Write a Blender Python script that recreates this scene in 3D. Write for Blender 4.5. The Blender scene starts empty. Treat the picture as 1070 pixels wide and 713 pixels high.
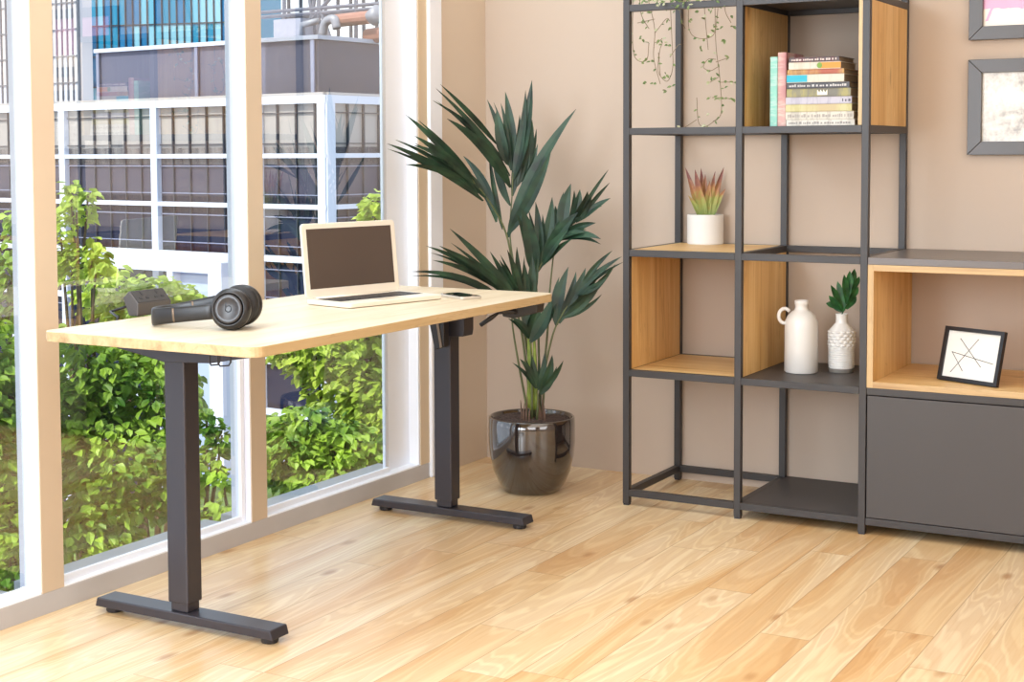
import bpy, bmesh, math, random
from mathutils import Vector, Matrix
C = bpy.context.scene.collection
PI = math.pi
random.seed(7)

# ------------------------------------------------------------------ camera model
CX, CY, CZ, YAW, PITCH, ROLL, FPX, PPX, PPY = 2.905, -5.0552, 1.1942, .5259, .0596, -.0048, 1569.1152, 501.3577, 252.5371
FW = Vector((-math.sin(YAW)*math.cos(PITCH), math.cos(YAW)*math.cos(PITCH), -math.sin(PITCH)))
_r = Vector((math.cos(YAW), math.sin(YAW), 0)); _u = _r.cross(FW)
RT = _r*math.cos(ROLL) + _u*math.sin(ROLL)
UP = -_r*math.sin(ROLL) + _u*math.cos(ROLL)
CAM = Vector((CX, CY, CZ))
def ray(u, v): return FW + RT*((u-PPX)/FPX) - UP*((v-PPY)/FPX)
def at(u, v, ax, val):                       # point seen at (u,v) on the plane x/y/z = val
    d = ray(u, v); return CAM + d*((val-CAM[ax])/d[ax])
def atd(u, v, D): return CAM + ray(u, v)*D   # point at depth D along the view axis
def hit(u, v, p, n):
    d = ray(u, v); return CAM + d*((p-CAM).dot(n)/d.dot(n))

cd = bpy.data.cameras.new('camera'); cam = bpy.data.objects.new('camera', cd); C.objects.link(cam)
cam.matrix_world = Matrix(((RT.x, UP.x, -FW.x, CX), (RT.y, UP.y, -FW.y, CY), (RT.z, UP.z, -FW.z, CZ), (0, 0, 0, 1)))
cd.sensor_fit = 'HORIZONTAL'; cd.sensor_width = 36; cd.lens = FPX*36/1070
cd.shift_x = (535-PPX)/1070; cd.shift_y = (PPY-356.5)/1070
cd.clip_end = 400; cd.clip_start = .05
bpy.context.scene.camera = cam

# ------------------------------------------------------------------ materials
def lin(c):
    if isinstance(c, str): c = tuple(int(c[i:i+2], 16)/255 for i in (0, 2, 4))
    return tuple((x/12.92 if x <= .04045 else ((x+.055)/1.055)**2.4) for x in c[:3]) + (1,)
class NT:
    def __init__(s, name):
        s.m = bpy.data.materials.new(name); s.m.use_nodes = True; s.t = s.m.node_tree
        s.b = s.t.nodes['Principled BSDF']; s.out = s.t.nodes['Material Output']
    def n(s, typ, ins=None, **kw):
        nd = s.t.nodes.new(typ)
        for k, v in kw.items(): setattr(nd, k, v)
        for k, v in (ins or {}).items():
            i = nd.inputs[k]
            if isinstance(v, bpy.types.NodeSocket): s.t.links.new(v, i)
            else: i.default_value = v
        return nd
    def l(s, a, b): s.t.links.new(a, b)
    def math(s, op, a, b=0.0, c=0.0):
        return s.n('ShaderNodeMath', {0: a, 1: b, 2: c}, operation=op).outputs[0]
    def mix(s, f, a, b, bt='MIX'):
        nd = s.t.nodes.new('ShaderNodeMix'); nd.data_type = 'RGBA'; nd.blend_type = bt
        for i, v in ((0, f), (6, a), (7, b)):
            if isinstance(v, bpy.types.NodeSocket): s.l(v, nd.inputs[i])
            else: nd.inputs[i].default_value = v
        return nd.outputs[2]
    def ramp(s, f, stops, interp='LINEAR'):
        nd = s.t.nodes.new('ShaderNodeValToRGB'); s.l(f, nd.inputs[0]); r = nd.color_ramp; r.interpolation = interp
        while len(r.elements) < len(stops): r.elements.new(.5)
        for e, (p, c) in zip(r.elements, stops): e.position = p; e.color = c if len(c) == 4 else lin(c)
        return nd.outputs[0]
    def coord(s, which='Object'): return s.n('ShaderNodeTexCoord').outputs[which]
    def mapping(s, v, scale=(1, 1, 1), loc=(0, 0, 0), rot=(0, 0, 0)):
        return s.n('ShaderNodeMapping', {'Vector': v, 'Scale': scale, 'Location': loc, 'Rotation': rot}).outputs[0]
    def noise(s, v, scale=5, detail=3, rough=.5, dist=0):
        return s.n('ShaderNodeTexNoise', {'Vector': v, 'Scale': scale, 'Detail': detail, 'Roughness': rough, 'Distortion': dist}).outputs[0]
    def bump(s, h, strength=.1, dist=.01):
        s.l(s.n('ShaderNodeBump', {'Height': h, 'Strength': strength, 'Distance': dist}).outputs[0], s.b.inputs['Normal'])
def plain(name, c, rough=.5, metal=0, var=.06, vscale=6, coat=0, spec=.5, sheen=0):
    t = NT(name); c = lin(c)
    nz = t.noise(t.coord(), vscale, 3)
    a = tuple(min(1, x*(1+var)) for x in c[:3])+(1,); b = tuple(x*(1-var) for x in c[:3])+(1,)
    t.l(t.ramp(nz, [(.3, b), (.7, a)]), t.b.inputs['Base Color'])
    t.b.inputs['Roughness'].default_value = rough; t.b.inputs['Metallic'].default_value = metal
    t.b.inputs['Coat Weight'].default_value = coat; t.b.inputs['Specular IOR Level'].default_value = spec
    t.b.inputs['Coat Roughness'].default_value = .03
    return t.m
def wood(name, c1, c2, c3, axis=2, rough=.45, fine=90, knots=True, seed=0.):
    t = NT(name); co = t.coord()
    sc = [fine]*3; sc[axis] = 2.2
    sc2 = [11]*3; sc2[axis] = 1.0
    co = t.mapping(co, loc=(seed, seed*1.7, seed*.6))
    warp = t.noise(t.mapping(co, sc2), 1.0, 4, .55, 1.2)
    fineg = t.noise(t.mapping(co, sc), 1.0, 3, .6)
    rings = t.math('FRACT', t.math('MULTIPLY', warp, 9))
    f = t.math('ADD', t.math('MULTIPLY', warp, .62), t.math('MULTIPLY', fineg, .38))
    col = t.ramp(f, [(.3, c3), (.46, c2), (.66, c1)])
    col = t.mix(t.math('MULTIPLY', t.math('GREATER_THAN', rings, .86), .25), col, lin(c3))
    if knots:
        s3 = [9]*3; s3[axis] = 3.2
        v = t.n('ShaderNodeTexVoronoi', {'Vector': t.mapping(co, s3), 'Scale': 1.0, 'Randomness': 1}).outputs['Distance']
        k = t.ramp(v, [(.03, (1, 1, 1, 1)), (.13, (0, 0, 0, 1))])
        col = t.mix(t.math('MULTIPLY', k, .65), col, lin('7a4c22'))
    t.l(col, t.b.inputs['Base Color']); t.b.inputs['Roughness'].default_value = rough
    t.bump(fineg, .05, .002)
    return t.m

M = {}
M['metal'] = plain('anthracite_metal', '332f2e', .45, 0, .04)
M['worktop'] = plain('brown_grey_worktop', '625a56', .3, 0, .03, 2)
M['metal_face'] = plain('anthracite_panel', '454140', .5, 0, .04, 2)
M['desk_metal'] = plain('desk_steel', '37343a', .34, .15, .04)
M['dark'] = plain('dark_plastic', '242226', .4)
M['black'] = plain('black_rubber', '17161a', .35)
M['oak_v'] = wood('oak_vertical', 'e6c082', 'd5a664', 'a87438', 2)
M['oak_h'] = wood('oak_horizontal', 'e6c48e', 'd8b073', 'b98a50', 0, seed=3)
M['oak_edge'] = wood('oak_edge', 'c6ab80', 'bc9d70', 'a37f54', 0, seed=5, knots=False)
M['oak_edge_v'] = wood('oak_edge_upright', 'c6ab80', 'bc9d70', 'a37f54', 2, seed=5, knots=False)
M['desk_oak'] = wood('desk_oak', 'dfd1b9', 'd8c7aa', 'c5ae8a', 1, .42, 60, False, 1)
M['desk_edge'] = wood('desk_edge', 'cbb48c', 'bfa378', 'a08159', 1, .5, 60, False, 2)
M['white_paint'] = plain('white_window_paint', 'f3f6fd', .4, 0, .02)
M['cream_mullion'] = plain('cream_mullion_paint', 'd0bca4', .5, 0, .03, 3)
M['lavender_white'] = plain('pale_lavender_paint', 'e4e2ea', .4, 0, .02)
M['ext_sill'] = plain('grey_outer_sill', '9aa0a6', .5)
M['grey_base'] = plain('grey_skirting', 'bcb9ba', .5, 0, .03)
M['white_ceramic'] = plain('white_ceramic', 'e2dfda', .35, 0, .03, 6, coat=.3)
M['white_matte'] = plain('white_matte_pot', 'e2dfda', .6, 0, .03)
M['grey_ceramic'] = plain('grey_ceramic', '77726c', .6)
M['pot_black'] = plain('black_gloss_pot', '2a2220', .09, .0, .02, 3, coat=1, spec=1)
M['stem_green'] = plain('cane_green', '7d8f3a', .5, 0, .25, 30)
M['stem_brown'] = plain('dry_sheath', '6d5547', .8, 0, .3, 40)
M['frond_stem'] = plain('frond_stalk', '5c6340', .55, 0, .2, 20)
M['paper'] = plain('paper_white', 'e2dfd8', .7, 0, .02)
M['ink'] = plain('ink_black', '2a2828', .6)
M['alu'] = plain('laptop_champagne', 'efe6d6', .38, .25, .03)
M['screen'] = plain('laptop_screen', '4c3f37', .18, 0, .03, 3)
M['keys'] = plain('laptop_keys', '4f4c4c', .5)
M['trackpad'] = plain('trackpad_grey', 'd8ccb6', .35, .2)
M['phone_glass'] = plain('phone_glass', '23252e', .06, 0, .02, coat=1)
M['phone_rim'] = plain('phone_rim', 'cfc6ba', .3, .5)
M['hp'] = plain('headphone_black', '1c1817', .34, 0, .05)
M['hp_pad'] = plain('ear_cushion', '1a1717', .55)
M['hp_disc'] = plain('ear_cup_disc', '2c2624', .3)
M['hp_joint'] = plain('hinge_bronze', '7d6a58', .3, .6)
M['power'] = plain('power_grey', '4f4a48', .5)
M['power_top'] = plain('power_top', '363230', .5)
M['wall_shade'] = None

def leafmat(name, c1, c2, vscale=9, rough=.45, trans=.0):
    t = NT(name)
    nz = t.noise(t.coord(), vscale, 2)
    col = t.ramp(nz, [(.32, c1), (.68, c2)])
    t.l(col, t.b.inputs['Base Color']); t.b.inputs['Roughness'].default_value = rough
    if trans:
        tr = t.n('ShaderNodeBsdfTranslucent', {'Color': col})
        mx = t.n('ShaderNodeMixShader', {0: trans}); t.l(t.b.outputs[0], mx.inputs[1]); t.l(tr.outputs[0], mx.inputs[2])
        t.l(mx.outputs[0], t.out.inputs['Surface'])
    return t.m
M['palm'] = leafmat('palm_leaf', '12231a', '2b4a33', 14, .5)
M['vine'] = leafmat('vine_leaf', '46602c', '7d8c50', 60)
M['vine_pale'] = leafmat('vine_leaf_pale', '9a9c70', 'c4c2a4', 60)
M['vine_stem'] = plain('vine_stem', '74634a', .7)
M['sprig'] = leafmat('sprig_leaf', '173f20', '2f6a35', 40)
M['tree_a'] = leafmat('sunlit_leaf', '7d9f2a', 'cbde58', 5, .5, .25)
M['tree_b'] = leafmat('garden_leaf', '40701a', 'a9c940', 5, .5, .2)
M['bark'] = plain('bark', '5b4a36', .9)
M['soil'] = None
t = NT('potting_soil'); nz = t.noise(t.coord(), 140, 4, .7)
t.l(t.ramp(nz, [(.35, '241a17'), (.7, '6d5850')]), t.b.inputs['Base Color']); t.b.inputs['Roughness'].default_value = .95; t.bump(nz, .8, .01); M['soil'] = t.m

# aloe-like leaf: green at the foot, reddish to the tip
t = NT('succulent_leaf'); sx = t.n('ShaderNodeSeparateXYZ', {0: t.coord()})
f = t.math('ADD', t.math('MULTIPLY', sx.outputs[2], 4.0), t.math('SUBTRACT', t.math('MULTIPLY', t.noise(t.coord(), 45, 2), .5), .5))
t.l(t.ramp(f, [(.12, '86a05e'), (.34, 'a0a45a'), (.5, 'b3825a'), (.75, '80504e')]), t.b.inputs['Base Color'])
t.b.inputs['Roughness'].default_value = .5; M['aloe'] = t.m

# wall paint
def wallmat(name, c, c2):
    t = NT(name); nz = t.noise(t.coord(), .8, 2); fn = t.noise(t.coord(), 160, 2)
    t.l(t.ramp(nz, [(.3, c), (.7, c2)]), t.b.inputs['Base Color']); t.b.inputs['Roughness'].default_value = .8
    t.bump(fn, .05, .002); return t.m
M['wall'] = wallmat('beige_wall_paint', 'bcaa99', 'bfad9d')
M['wall_left'] = wallmat('lit_wall_paint', 'd8c6b2', 'dac9b6')  # stronger light on the left wall put into a lighter colour
M['wall_strip'] = wallmat('warm_cream_paint', 'd8c2a4', 'dac5a9')
M['ceil'] = wallmat('ceiling_paint', 'f2eee8', 'f4f0ea')

# laminate floor: planks along Y
t = NT('plank_floor'); sx = t.n('ShaderNodeSeparateXYZ', {0: t.coord()}); X, Y = sx.outputs[0], sx.outputs[1]
PW, PL = .128, 1.25
rowf = t.math('DIVIDE', X, PW); row = t.math('FLOOR', rowf); rfr = t.math('FRACT', rowf)
wn = t.n('ShaderNodeTexWhiteNoise', {'W': row}, noise_dimensions='1D').outputs[0]
yy = t.math('ADD', t.math('DIVIDE', Y, PL), t.math('MULTIPLY', wn, 5.3)); colm = t.math('FLOOR', yy); yfr = t.math('FRACT', yy)
cv = t.n('ShaderNodeCombineXYZ', {0: row, 1: colm, 2: 0.0}).outputs[0]
wn2 = t.n('ShaderNodeTexWhiteNoise', {'Vector': cv}, noise_dimensions='3D')
rnd = wn2.outputs[0]
off = t.n('ShaderNodeVectorMath', {0: wn2.outputs[1], 1: (37., 53., 11.)}, operation='MULTIPLY').outputs[0]
pc = t.n('ShaderNodeVectorMath', {0: t.coord(), 1: off}, operation='ADD').outputs[0]
warp = t.noise(t.mapping(pc, (6.5, .75, 1)), 1.0, 3, .42, .9)
fine = t.noise(t.mapping(pc, (120, 4, 1)), 1.0, 3, .6, .3)
ring = t.math('SINE', t.math('MULTIPLY', warp, 120))
ringm = t.ramp(ring, [(.0, (0, 0, 0, 1)), (1., (1, 1, 1, 1))])
base = t.ramp(warp, [(.36, 'c99558'), (.44, 'dfbb88'), (.52, 'e7cda2'), (.62, 'edd9b6')])
tone = t.ramp(rnd, [(0., 'dcb788'), (.35, 'e4c798'), (.7, 'ead2a8'), (1., 'f0deba')])
col = t.mix(.38, base, tone)
col = t.mix(t.math('MULTIPLY', t.math('SUBTRACT', 1.0, ringm), .25), col, lin('b98450'))
col = t.mix(t.math('MULTIPLY', t.ramp(fine, [(.45, (0, 0, 0, 1)), (.75, (1, 1, 1, 1))]), .22), col, lin('bf8d57'))
vo = t.n('ShaderNodeTexVoronoi', {'Vector': t.mapping(pc, (7.5, 3.1, 1)), 'Scale': 1.0}).outputs['Distance']
knot = t.ramp(vo, [(.05, (1, 1, 1, 1)), (.15, (0, 0, 0, 1))])
col = t.mix(t.math('MULTIPLY', knot, .65), col, lin('a26a34'))
e1 = t.math('MINIMUM', rfr, t.math('SUBTRACT', 1.0, rfr)); e2 = t.math('MINIMUM', yfr, t.math('SUBTRACT', 1.0, yfr))
seam = t.math('MAXIMUM', t.math('LESS_THAN', e1, .011), t.math('LESS_THAN', e2, .0012))
col = t.mix(t.math('MULTIPLY', seam, .45), col, lin('8f6238'))
t.l(col, t.b.inputs['Base Color'])
t.l(t.math('ADD', .30, t.math('MULTIPLY', fine, .16)), t.b.inputs['Roughness'])
t.bump(t.math('SUBTRACT', t.math('MULTIPLY', fine, .3), seam), .12, .002)
t.b.inputs['Specular IOR Level'].default_value = .5; t.b.inputs['Coat Weight'].default_value = .25; t.b.inputs['Coat Roughness'].default_value = .22
M['floor'] = t.m

# window glass: see-through with a Fresnel reflection
t = NT('window_glass'); fr = t.n('ShaderNodeFresnel', {'IOR': 2.75})
tr = t.n('ShaderNodeBsdfTransparent', {'Color': (.97, .985, .98, 1)}); gl = t.n('ShaderNodeBsdfGlossy', {'Roughness': 0.0, 'Color': (1, 1, 1, 1)})
mx = t.n('ShaderNodeMixShader', {0: fr.outputs[0]}); t.l(tr.outputs[0], mx.inputs[1]); t.l(gl.outputs[0], mx.inputs[2]); t.l(mx.outputs[0], t.out.inputs['Surface'])
M['glass'] = t.m

# ------------------------------------------------------------------ mesh builder
class MB:
    def __init__(s): s.v = []; s.f = []; s.m = []; s.cm = 0
    def add(s, vs, fs):
        o = len(s.v); s.v += [tuple(p) for p in vs]
        for f in fs: s.f.append([i+o for i in f]); s.m.append(s.cm)
        return s
    def box(s, a, b):
        (x0, y0, z0), (x1, y1, z1) = [tuple(min(p, q) for p, q in zip(a, b)), tuple(max(p, q) for p, q in zip(a, b))]
        return s.add([(x0,y0,z0),(x1,y0,z0),(x1,y1,z0),(x0,y1,z0),(x0,y0,z1),(x1,y0,z1),(x1,y1,z1),(x0,y1,z1)],
              [(0,3,2,1),(4,5,6,7),(0,1,5,4),(1,2,6,5),(2,3,7,6),(3,0,4,7)])
    def obox(s, o, ex, ey, ez):            # oriented box from corner and three edge vectors
        o, ex, ey, ez = map(Vector, (o, ex, ey, ez))
        vs = [o, o+ex, o+ex+ey, o+ey]; vs += [p+ez for p in vs]
        fs = [(0,3,2,1),(4,5,6,7),(0,1,5,4),(1,2,6,5),(2,3,7,6),(3,0,4,7)]
        if ex.cross(ey).dot(ez) < 0: fs = [f[::-1] for f in fs]
        return s.add(vs, fs)
    def prism(s, poly, ez):                # poly of points extruded by ez
        poly = [Vector(p) for p in poly]; n = len(poly); ez = Vector(ez)
        nv = sum(((poly[i]-poly[0]).cross(poly[(i+1) % n]-poly[0]) for i in range(1, n-1)), Vector())
        if nv.dot(ez) < 0: poly = poly[::-1]
        vs = poly + [p+ez for p in poly]
        return s.add(vs, [tuple(range(n))[::-1], tuple(range(n, 2*n))] + [(i, (i+1) % n, (i+1) % n+n, i+n) for i in range(n)])
    def tube(s, pts, r, seg=8, caps=True):
        pts = [Vector(p) for p in pts]; n = len(pts); rs = r if isinstance(r, (list, tuple)) else [r]*n
        vs = []; prev = None
        for i, p in enumerate(pts):
            d = (pts[min(i+1, n-1)]-pts[max(i-1, 0)]).normalized()
            if prev is None:
                a = d.cross(Vector((0, 0, 1)))
                if a.length < 1e-3: a = d.cross(Vector((1, 0, 0)))
            else: a = prev - d*prev.dot(d)
            a.normalize(); prev = a; b = d.cross(a)
            for k in range(seg):
                an = 2*PI*k/seg; vs.append(p+(a*math.cos(an)+b*math.sin(an))*rs[i])
        fs = [(i*seg+k, i*seg+(k+1) % seg, (i+1)*seg+(k+1) % seg, (i+1)*seg+k) for i in range(n-1) for k in range(seg)]
        if caps: fs += [tuple(range(seg))[::-1], tuple(range((n-1)*seg, n*seg))]
        return s.add(vs, fs)
    def lathe(s, prof, c=(0, 0, 0), seg=40, ax=None):   # prof: (r,z) from bottom to top
        c = Vector(c); ax = Vector(ax or (0, 0, 1)).normalized()
        a = ax.orthogonal().normalized(); b = ax.cross(a)
        vs = []
        for r, z in prof:
            for k in range(seg):
                an = 2*PI*k/seg; vs.append(c+ax*z+(a*math.cos(an)+b*math.sin(an))*max(r, 1e-5))
        n = len(prof)
        fs = [(i*seg+k, i*seg+(k+1) % seg, (i+1)*seg+(k+1) % seg, (i+1)*seg+k) for i in range(n-1) for k in range(seg)]
        if prof[0][0] > 1e-4: fs.append(tuple(range(seg))[::-1])
        if prof[-1][0] > 1e-4: fs.append(tuple(range((n-1)*seg, n*seg)))
        return s.add(vs, fs)
    def blade(s, b, t, w, bend=(0, 0, 0), nrm=None, seg=8, fold=.22, peak=.35, base=.18):
        b, t, bend = Vector(b), Vector(t), Vector(bend); c = (b+t)/2+bend
        nrm = Vector(nrm) if nrm is not None else -FW
        vs = []
        for i in range(seg+1):
            u = i/seg; p = b*(1-u)**2+c*2*u*(1-u)+t*u*u
            d = ((c-b)*(1-u)+(t-c)*u).normalized()
            sd = d.cross(nrm).normalized(); up = sd.cross(d)
            k = (base+(1-base)*math.sin(PI/2*min(1, u/peak))) if u < peak else max(0.02, math.cos(PI/2*(u-peak)/(1-peak))**.85)
            h = w/2*k
            vs += [p-sd*h+up*h*fold, p, p+sd*h+up*h*fold]
        fs = []
        for i in range(seg):
            o = i*3; fs += [(o, o+1, o+4, o+3), (o+1, o+2, o+5, o+4)]
        return s.add(vs, fs)
    def leaf(s, c, d, n, L, W):            # small broad leaf, 6 verts folded
        d = d.normalized(); sd = d.cross(n)
        if sd.length < 1e-4: sd = d.orthogonal()
        sd.normalize(); up = sd.cross(d)
        vs = [c, c+d*L*.35+sd*W*.5+up*W*.12, c+d*L*.72+sd*W*.36+up*W*.1, c+d*L-up*W*.15, c+d*L*.72-sd*W*.36+up*W*.1, c+d*L*.35-sd*W*.5+up*W*.12]
        return s.add(vs, [(0, 1, 2, 3), (0, 3, 4, 5)])

def rootloc(p):
    while p.parent: p = p.parent
    return p
def obj(name, mb, mat, parent=None, bevel=0, smooth=False, world=False, label=None, sub=0):
    vs = mb.v
    if world and parent:
        r = rootloc(parent); inv = Matrix.LocRotScale(r.location, r.rotation_euler, None).inverted()
        vs = [tuple(inv @ Vector(p)) for p in vs]
    me = bpy.data.meshes.new(name); me.from_pydata(vs, [], mb.f)
    mats = mat if isinstance(mat, (list, tuple)) else [mat]
    for m in mats: me.materials.append(m)
    if len(mats) > 1: me.polygons.foreach_set('material_index', mb.m)
    if smooth: me.polygons.foreach_set('use_smooth', [True]*len(me.polygons))
    me.update()
    o = bpy.data.objects.new(name, me); C.objects.link(o)
    if parent: o.parent = parent
    if bevel:
        md = o.modifiers.new('bevel', 'BEVEL'); md.width = bevel; md.segments = 2; md.limit_method = 'ANGLE'; md.angle_limit = .6
    if sub:
        md = o.modifiers.new('sub', 'SUBSURF'); md.levels = sub; md.render_levels = sub
    if smooth and not sub:
        md = o.modifiers.new('wn', 'WEIGHTED_NORMAL') if bevel else None
    if label: o['label'] = label
    return o
def tag(o, label, cat, group=None, kind=None):
    o['label'] = label; o['category'] = cat
    if group: o['group'] = group
    if kind: o['kind'] = kind
    return o
def thing(name, label, cat, loc=(0, 0, 0), rotz=0, group=None):
    o = bpy.data.objects.new(name, None); C.objects.link(o); o.location = loc; o.rotation_euler = (0, 0, rotz)
    o.empty_display_size = .1
    return tag(o, label, cat, group)
def struct(name, mb, mat, parent=None, bevel=0, label=None, cat=None):
    o = obj(name, mb, mat, parent, bevel)
    if not parent:
        o['kind'] = 'structure'
        o['label'] = label or name; o['category'] = cat or name.split('_')[0]
    return o

# ------------------------------------------------------------------ room shell
RX, RY, RH = 5.6, -7.2, 2.75
struct('floor', MB().box((0, RY, -.12), (RX, 0, 0)), M['floor'], label='light oak plank floor of the whole room', cat='floor')
struct('wall_back', MB().box((-.25, 0, -.12), (RX, .15, RH)), M['wall'], label='plain beige back wall behind the plant and shelving', cat='wall')
struct('wall_right', MB().box((RX, RY, -.12), (RX+.15, .15, RH)), M['wall'], label='plain beige wall on the right of the room', cat='wall')
struct('wall_front', MB().box((-.25, RY-.15, -.12), (RX+.15, RY, RH)), M['wall'], label='plain beige wall behind the viewer', cat='wall')
struct('ceiling', MB().box((-.25, RY-.15, RH), (RX+.15, .15, RH+.15)), M['ceil'], label='white ceiling of the room', cat='ceiling')
WZ1 = 2.45
struct('wall_left', MB().box((-.25, -.339, 0), (0, 0, RH)).box((-.25, RY, 0), (0, -5.9, RH)).box((-.25, -5.9, WZ1), (0, -.339, RH)), M['wall_left'],
       label='window wall between the glazing and the room corner, coloured lighter as lit', cat='wall')
struct('baseboard_left', MB().box((-.08, -5.9, -.12), (0, -.425, .056)), M['grey_base'], bevel=.003, label='grey skirting rail running under the tall windows', cat='baseboard')
struct('trim_1', MB().box((-.02, -.484, .056), (.0, -.425, WZ1)), M['wall_strip'], label='narrow beige frame strip beside the right window', cat='trim')
struct('trim_2', MB().box((-.02, -.425, 0), (.012, -.339, RH)), M['white_paint'], bevel=.004, label='white upright moulding between window frame and window wall', cat='trim')
# mullions
mull = [(-2.316, -2.238, 'cream mullion post beside the left end of the desk'), (-1.457, -1.380, 'cream mullion post between the middle and right window panes'),
        (-3.18, -3.10, 'cream mullion post beyond the left picture edge'), (-4.04, -3.96, 'cream mullion post furthest toward the viewer')]
for i, (a, b, lab) in enumerate(mull):
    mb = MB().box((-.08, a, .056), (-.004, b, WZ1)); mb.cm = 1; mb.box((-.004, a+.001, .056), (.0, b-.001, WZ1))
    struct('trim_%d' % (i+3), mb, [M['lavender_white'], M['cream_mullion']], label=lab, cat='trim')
# windows (sash + pane)
bays = [(-.484, -1.380, 'right-hand tall window nearest the room corner, white sash'), (-1.457, -2.238, 'middle tall window behind the desk, white sash'),
        (-2.316, -3.10, 'left-hand tall window cut by the picture edge, white sash'), (-3.18, -3.96, 'tall window further left outside the picture'), (-4.04, -5.9, 'wide window nearest the viewer outside the picture')]
for i, (b, a, lab) in enumerate(bays):
    w = thing('window_%d' % (i+1), lab, 'window'); w['kind'] = 'structure'
    ri = .168 if i == 0 else .02
    mb = MB()
    fx = -.044 if i == 0 else -.024
    bx = fx-.012
    mb.box((bx, b-ri, .056), (fx, b, WZ1)).box((-.036, a, .056), (-.024, a+.02, WZ1))
    mb.box((-.036, a+.02, WZ1-.06), (-.024, b-ri, WZ1)).box((-.036, a+.02, .056), (-.024, b-ri, .078))
    obj('window_sash', mb, M['white_paint'], w, bevel=.003)
    mb = MB().box((-.075, a, .05), (-.001, b, .060))
    if i == 0: mb.box((-.044, b-.012, .06), (-.002, b, WZ1))
    obj('window_sill', mb, M['white_paint'], w, bevel=.002)
    obj('pane', MB().add([(-.033, a+.015, .07), (-.033, b-ri+.005, .07), (-.033, b-ri+.005, WZ1-.05), (-.033, a+.015, WZ1-.05)], [(0, 1, 2, 3)]), M['glass'], w)
    obj('outer_ledge', MB().box((-.19, a, .0), (-.08, b, .045)), M['ext_sill'], w, bevel=.003)
    if i == 0: obj('window_jamb', MB().box((-.12, b, .0), (-.02, -.339, WZ1)), M['white_paint'], w)

# ------------------------------------------------------------------ standing desk
DX0, DX1, DY0, DY1, DZ = .135, .803, -2.432, -.972, .7615
desk = thing('standing_desk', 'long oak-topped standing desk on two dark steel legs by the windows', 'desk', (.42, -1.6, 0))
def rrect(x0, y0, x1, y1, r, z, n=6):
    out = []
    for cx, cy, a0 in ((x1-r, y0+r, -PI/2), (x1-r, y1-r, 0), (x0+r, y1-r, PI/2), (x0+r, y0+r, PI)):
        for k in range(n+1):
            a = a0+PI/2*k/n; out.append((cx+r*math.cos(a), cy+r*math.sin(a), z))
    return out
mb = MB().prism(rrect(DX0, DY0, DX1, DY1, .035, DZ-.025), (0, 0, .025))
mb.m = [0, 0] + [1]*(len(mb.f)-2)
obj('tabletop', mb, [M['desk_oak'], M['desk_edge']], desk, bevel=.002, world=True)
for fy, near in ((-2.228, True), (-.952, False)):
    yc = fy+.034
    foot = obj('foot', MB().prism([(.098, fy, .016), (.105, fy, .040), (.672, fy, .040), (.679, fy, .016)], (0, .068, 0)), M['desk_metal'], desk, bevel=.003, world=True)
    for px_ in (.135, .645):
        mb = MB().lathe([(.02, 0), (.022, .004), (.022, .012), (.012, .016)], (px_, yc, 0), 16)
        obj('foot_pad', mb, M['dark'], foot, world=True)
    obj('inner_column', MB().box((.349, yc-.023, .04), (.404, yc+.023, .60)), M['desk_metal'], desk, bevel=.003, world=True)
    obj('outer_column', MB().box((.344, yc-.028, .062), (.409, yc+.028, .70)), M['desk_metal'], desk, bevel=.004, world=True)
    # bracket under the top, tapered to both ends
    if near:
        low = [at(u, v, 1, yc-.03) for u, v in ((122, 364), (150, 372), (172, 379), (220, 380), (240, 377), (283, 371.5))]
        xs = (low[0].x, low[-1].x)
    else:
        low = [at(u, v, 1, yc-.031) for u, v in ((458, 352), (484, 352), (485, 346))]
    top = [(low[-1].x, yc-.03, .7365), (low[0].x, yc-.03, .7365)]
    obj('top_bracket', MB().prism([tuple(q) for q in low if q.z < .736]+top, (0, .06, 0)), M['desk_metal'], desk, bevel=.002, world=True)
obj('crossbeam', MB().box((.33, -2.17, .718), (.39, -.95, .7365)), M['desk_metal'], desk, bevel=.003, world=True)
# wire hooks under the near edge
hk = thing_hook = MB()
for (u0, u1, dv) in ((219, 229.5, 0), (228, 241, 1)):
    y_ = -2.30 + .015*dv
    a = at(u0, 371+dv, 1, y_); b_ = at(u0, 382+dv, 1, y_); c_ = at(u1, 381+dv, 1, y_); d_ = at(u1, 372+dv, 1, y_)
    a.z = d_.z = .737
    pts = [a, b_.lerp(a, .15), b_.lerp(c_, .15), c_.lerp(b_, .15), c_.lerp(d_, .15), d_]
    hk.tube(pts, .0022, 6)
obj('cable_hook', hk, M['dark'], desk, world=True)
# tilted control handset in front of the far column
mb = MB()
p0, p1, p2, p3 = at(448, 336, 1, -1.0), at(464, 335, 1, -1.0), at(464, 363, 1, -1.0), at(454, 366, 1, -1.0)
mb.prism([p0, p1, p2, p3], (0, .03, 0))
obj('control_box', mb, M['dark'], desk, bevel=.003, world=True)
obj('control_box_strip', MB().prism([at(456, 338, 1, -1.001), at(458.5, 338, 1, -1.001), at(462.5, 363, 1, -1.001), at(460, 364, 1, -1.001)], (0, -.002, 0)), M['hp_joint'], desk, world=True)
# lifting crank that sticks out below the far edge
mb = MB().prism([at(u, v, 1, -.99) for u, v in ((523, 321), (563, 312), (561, 327), (536, 333), (525, 331))], (0, .045, 0))
g = obj('crank_socket', mb, M['power_top'], desk, bevel=.003, world=True)
a, b_, c_ = at(529, 325, 1, -1.0), at(521, 327, 1, -1.01), at(502, 340, 1, -1.03)
obj('crank_lever', MB().tube([at(540, 326, 1, -.985), a, b_], [.009, .008, .006], 10).tube([b_, b_.lerp(c_, .4), c_], [.004, .008, .007], 10), M['dark'], desk, world=True, smooth=True)

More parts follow.
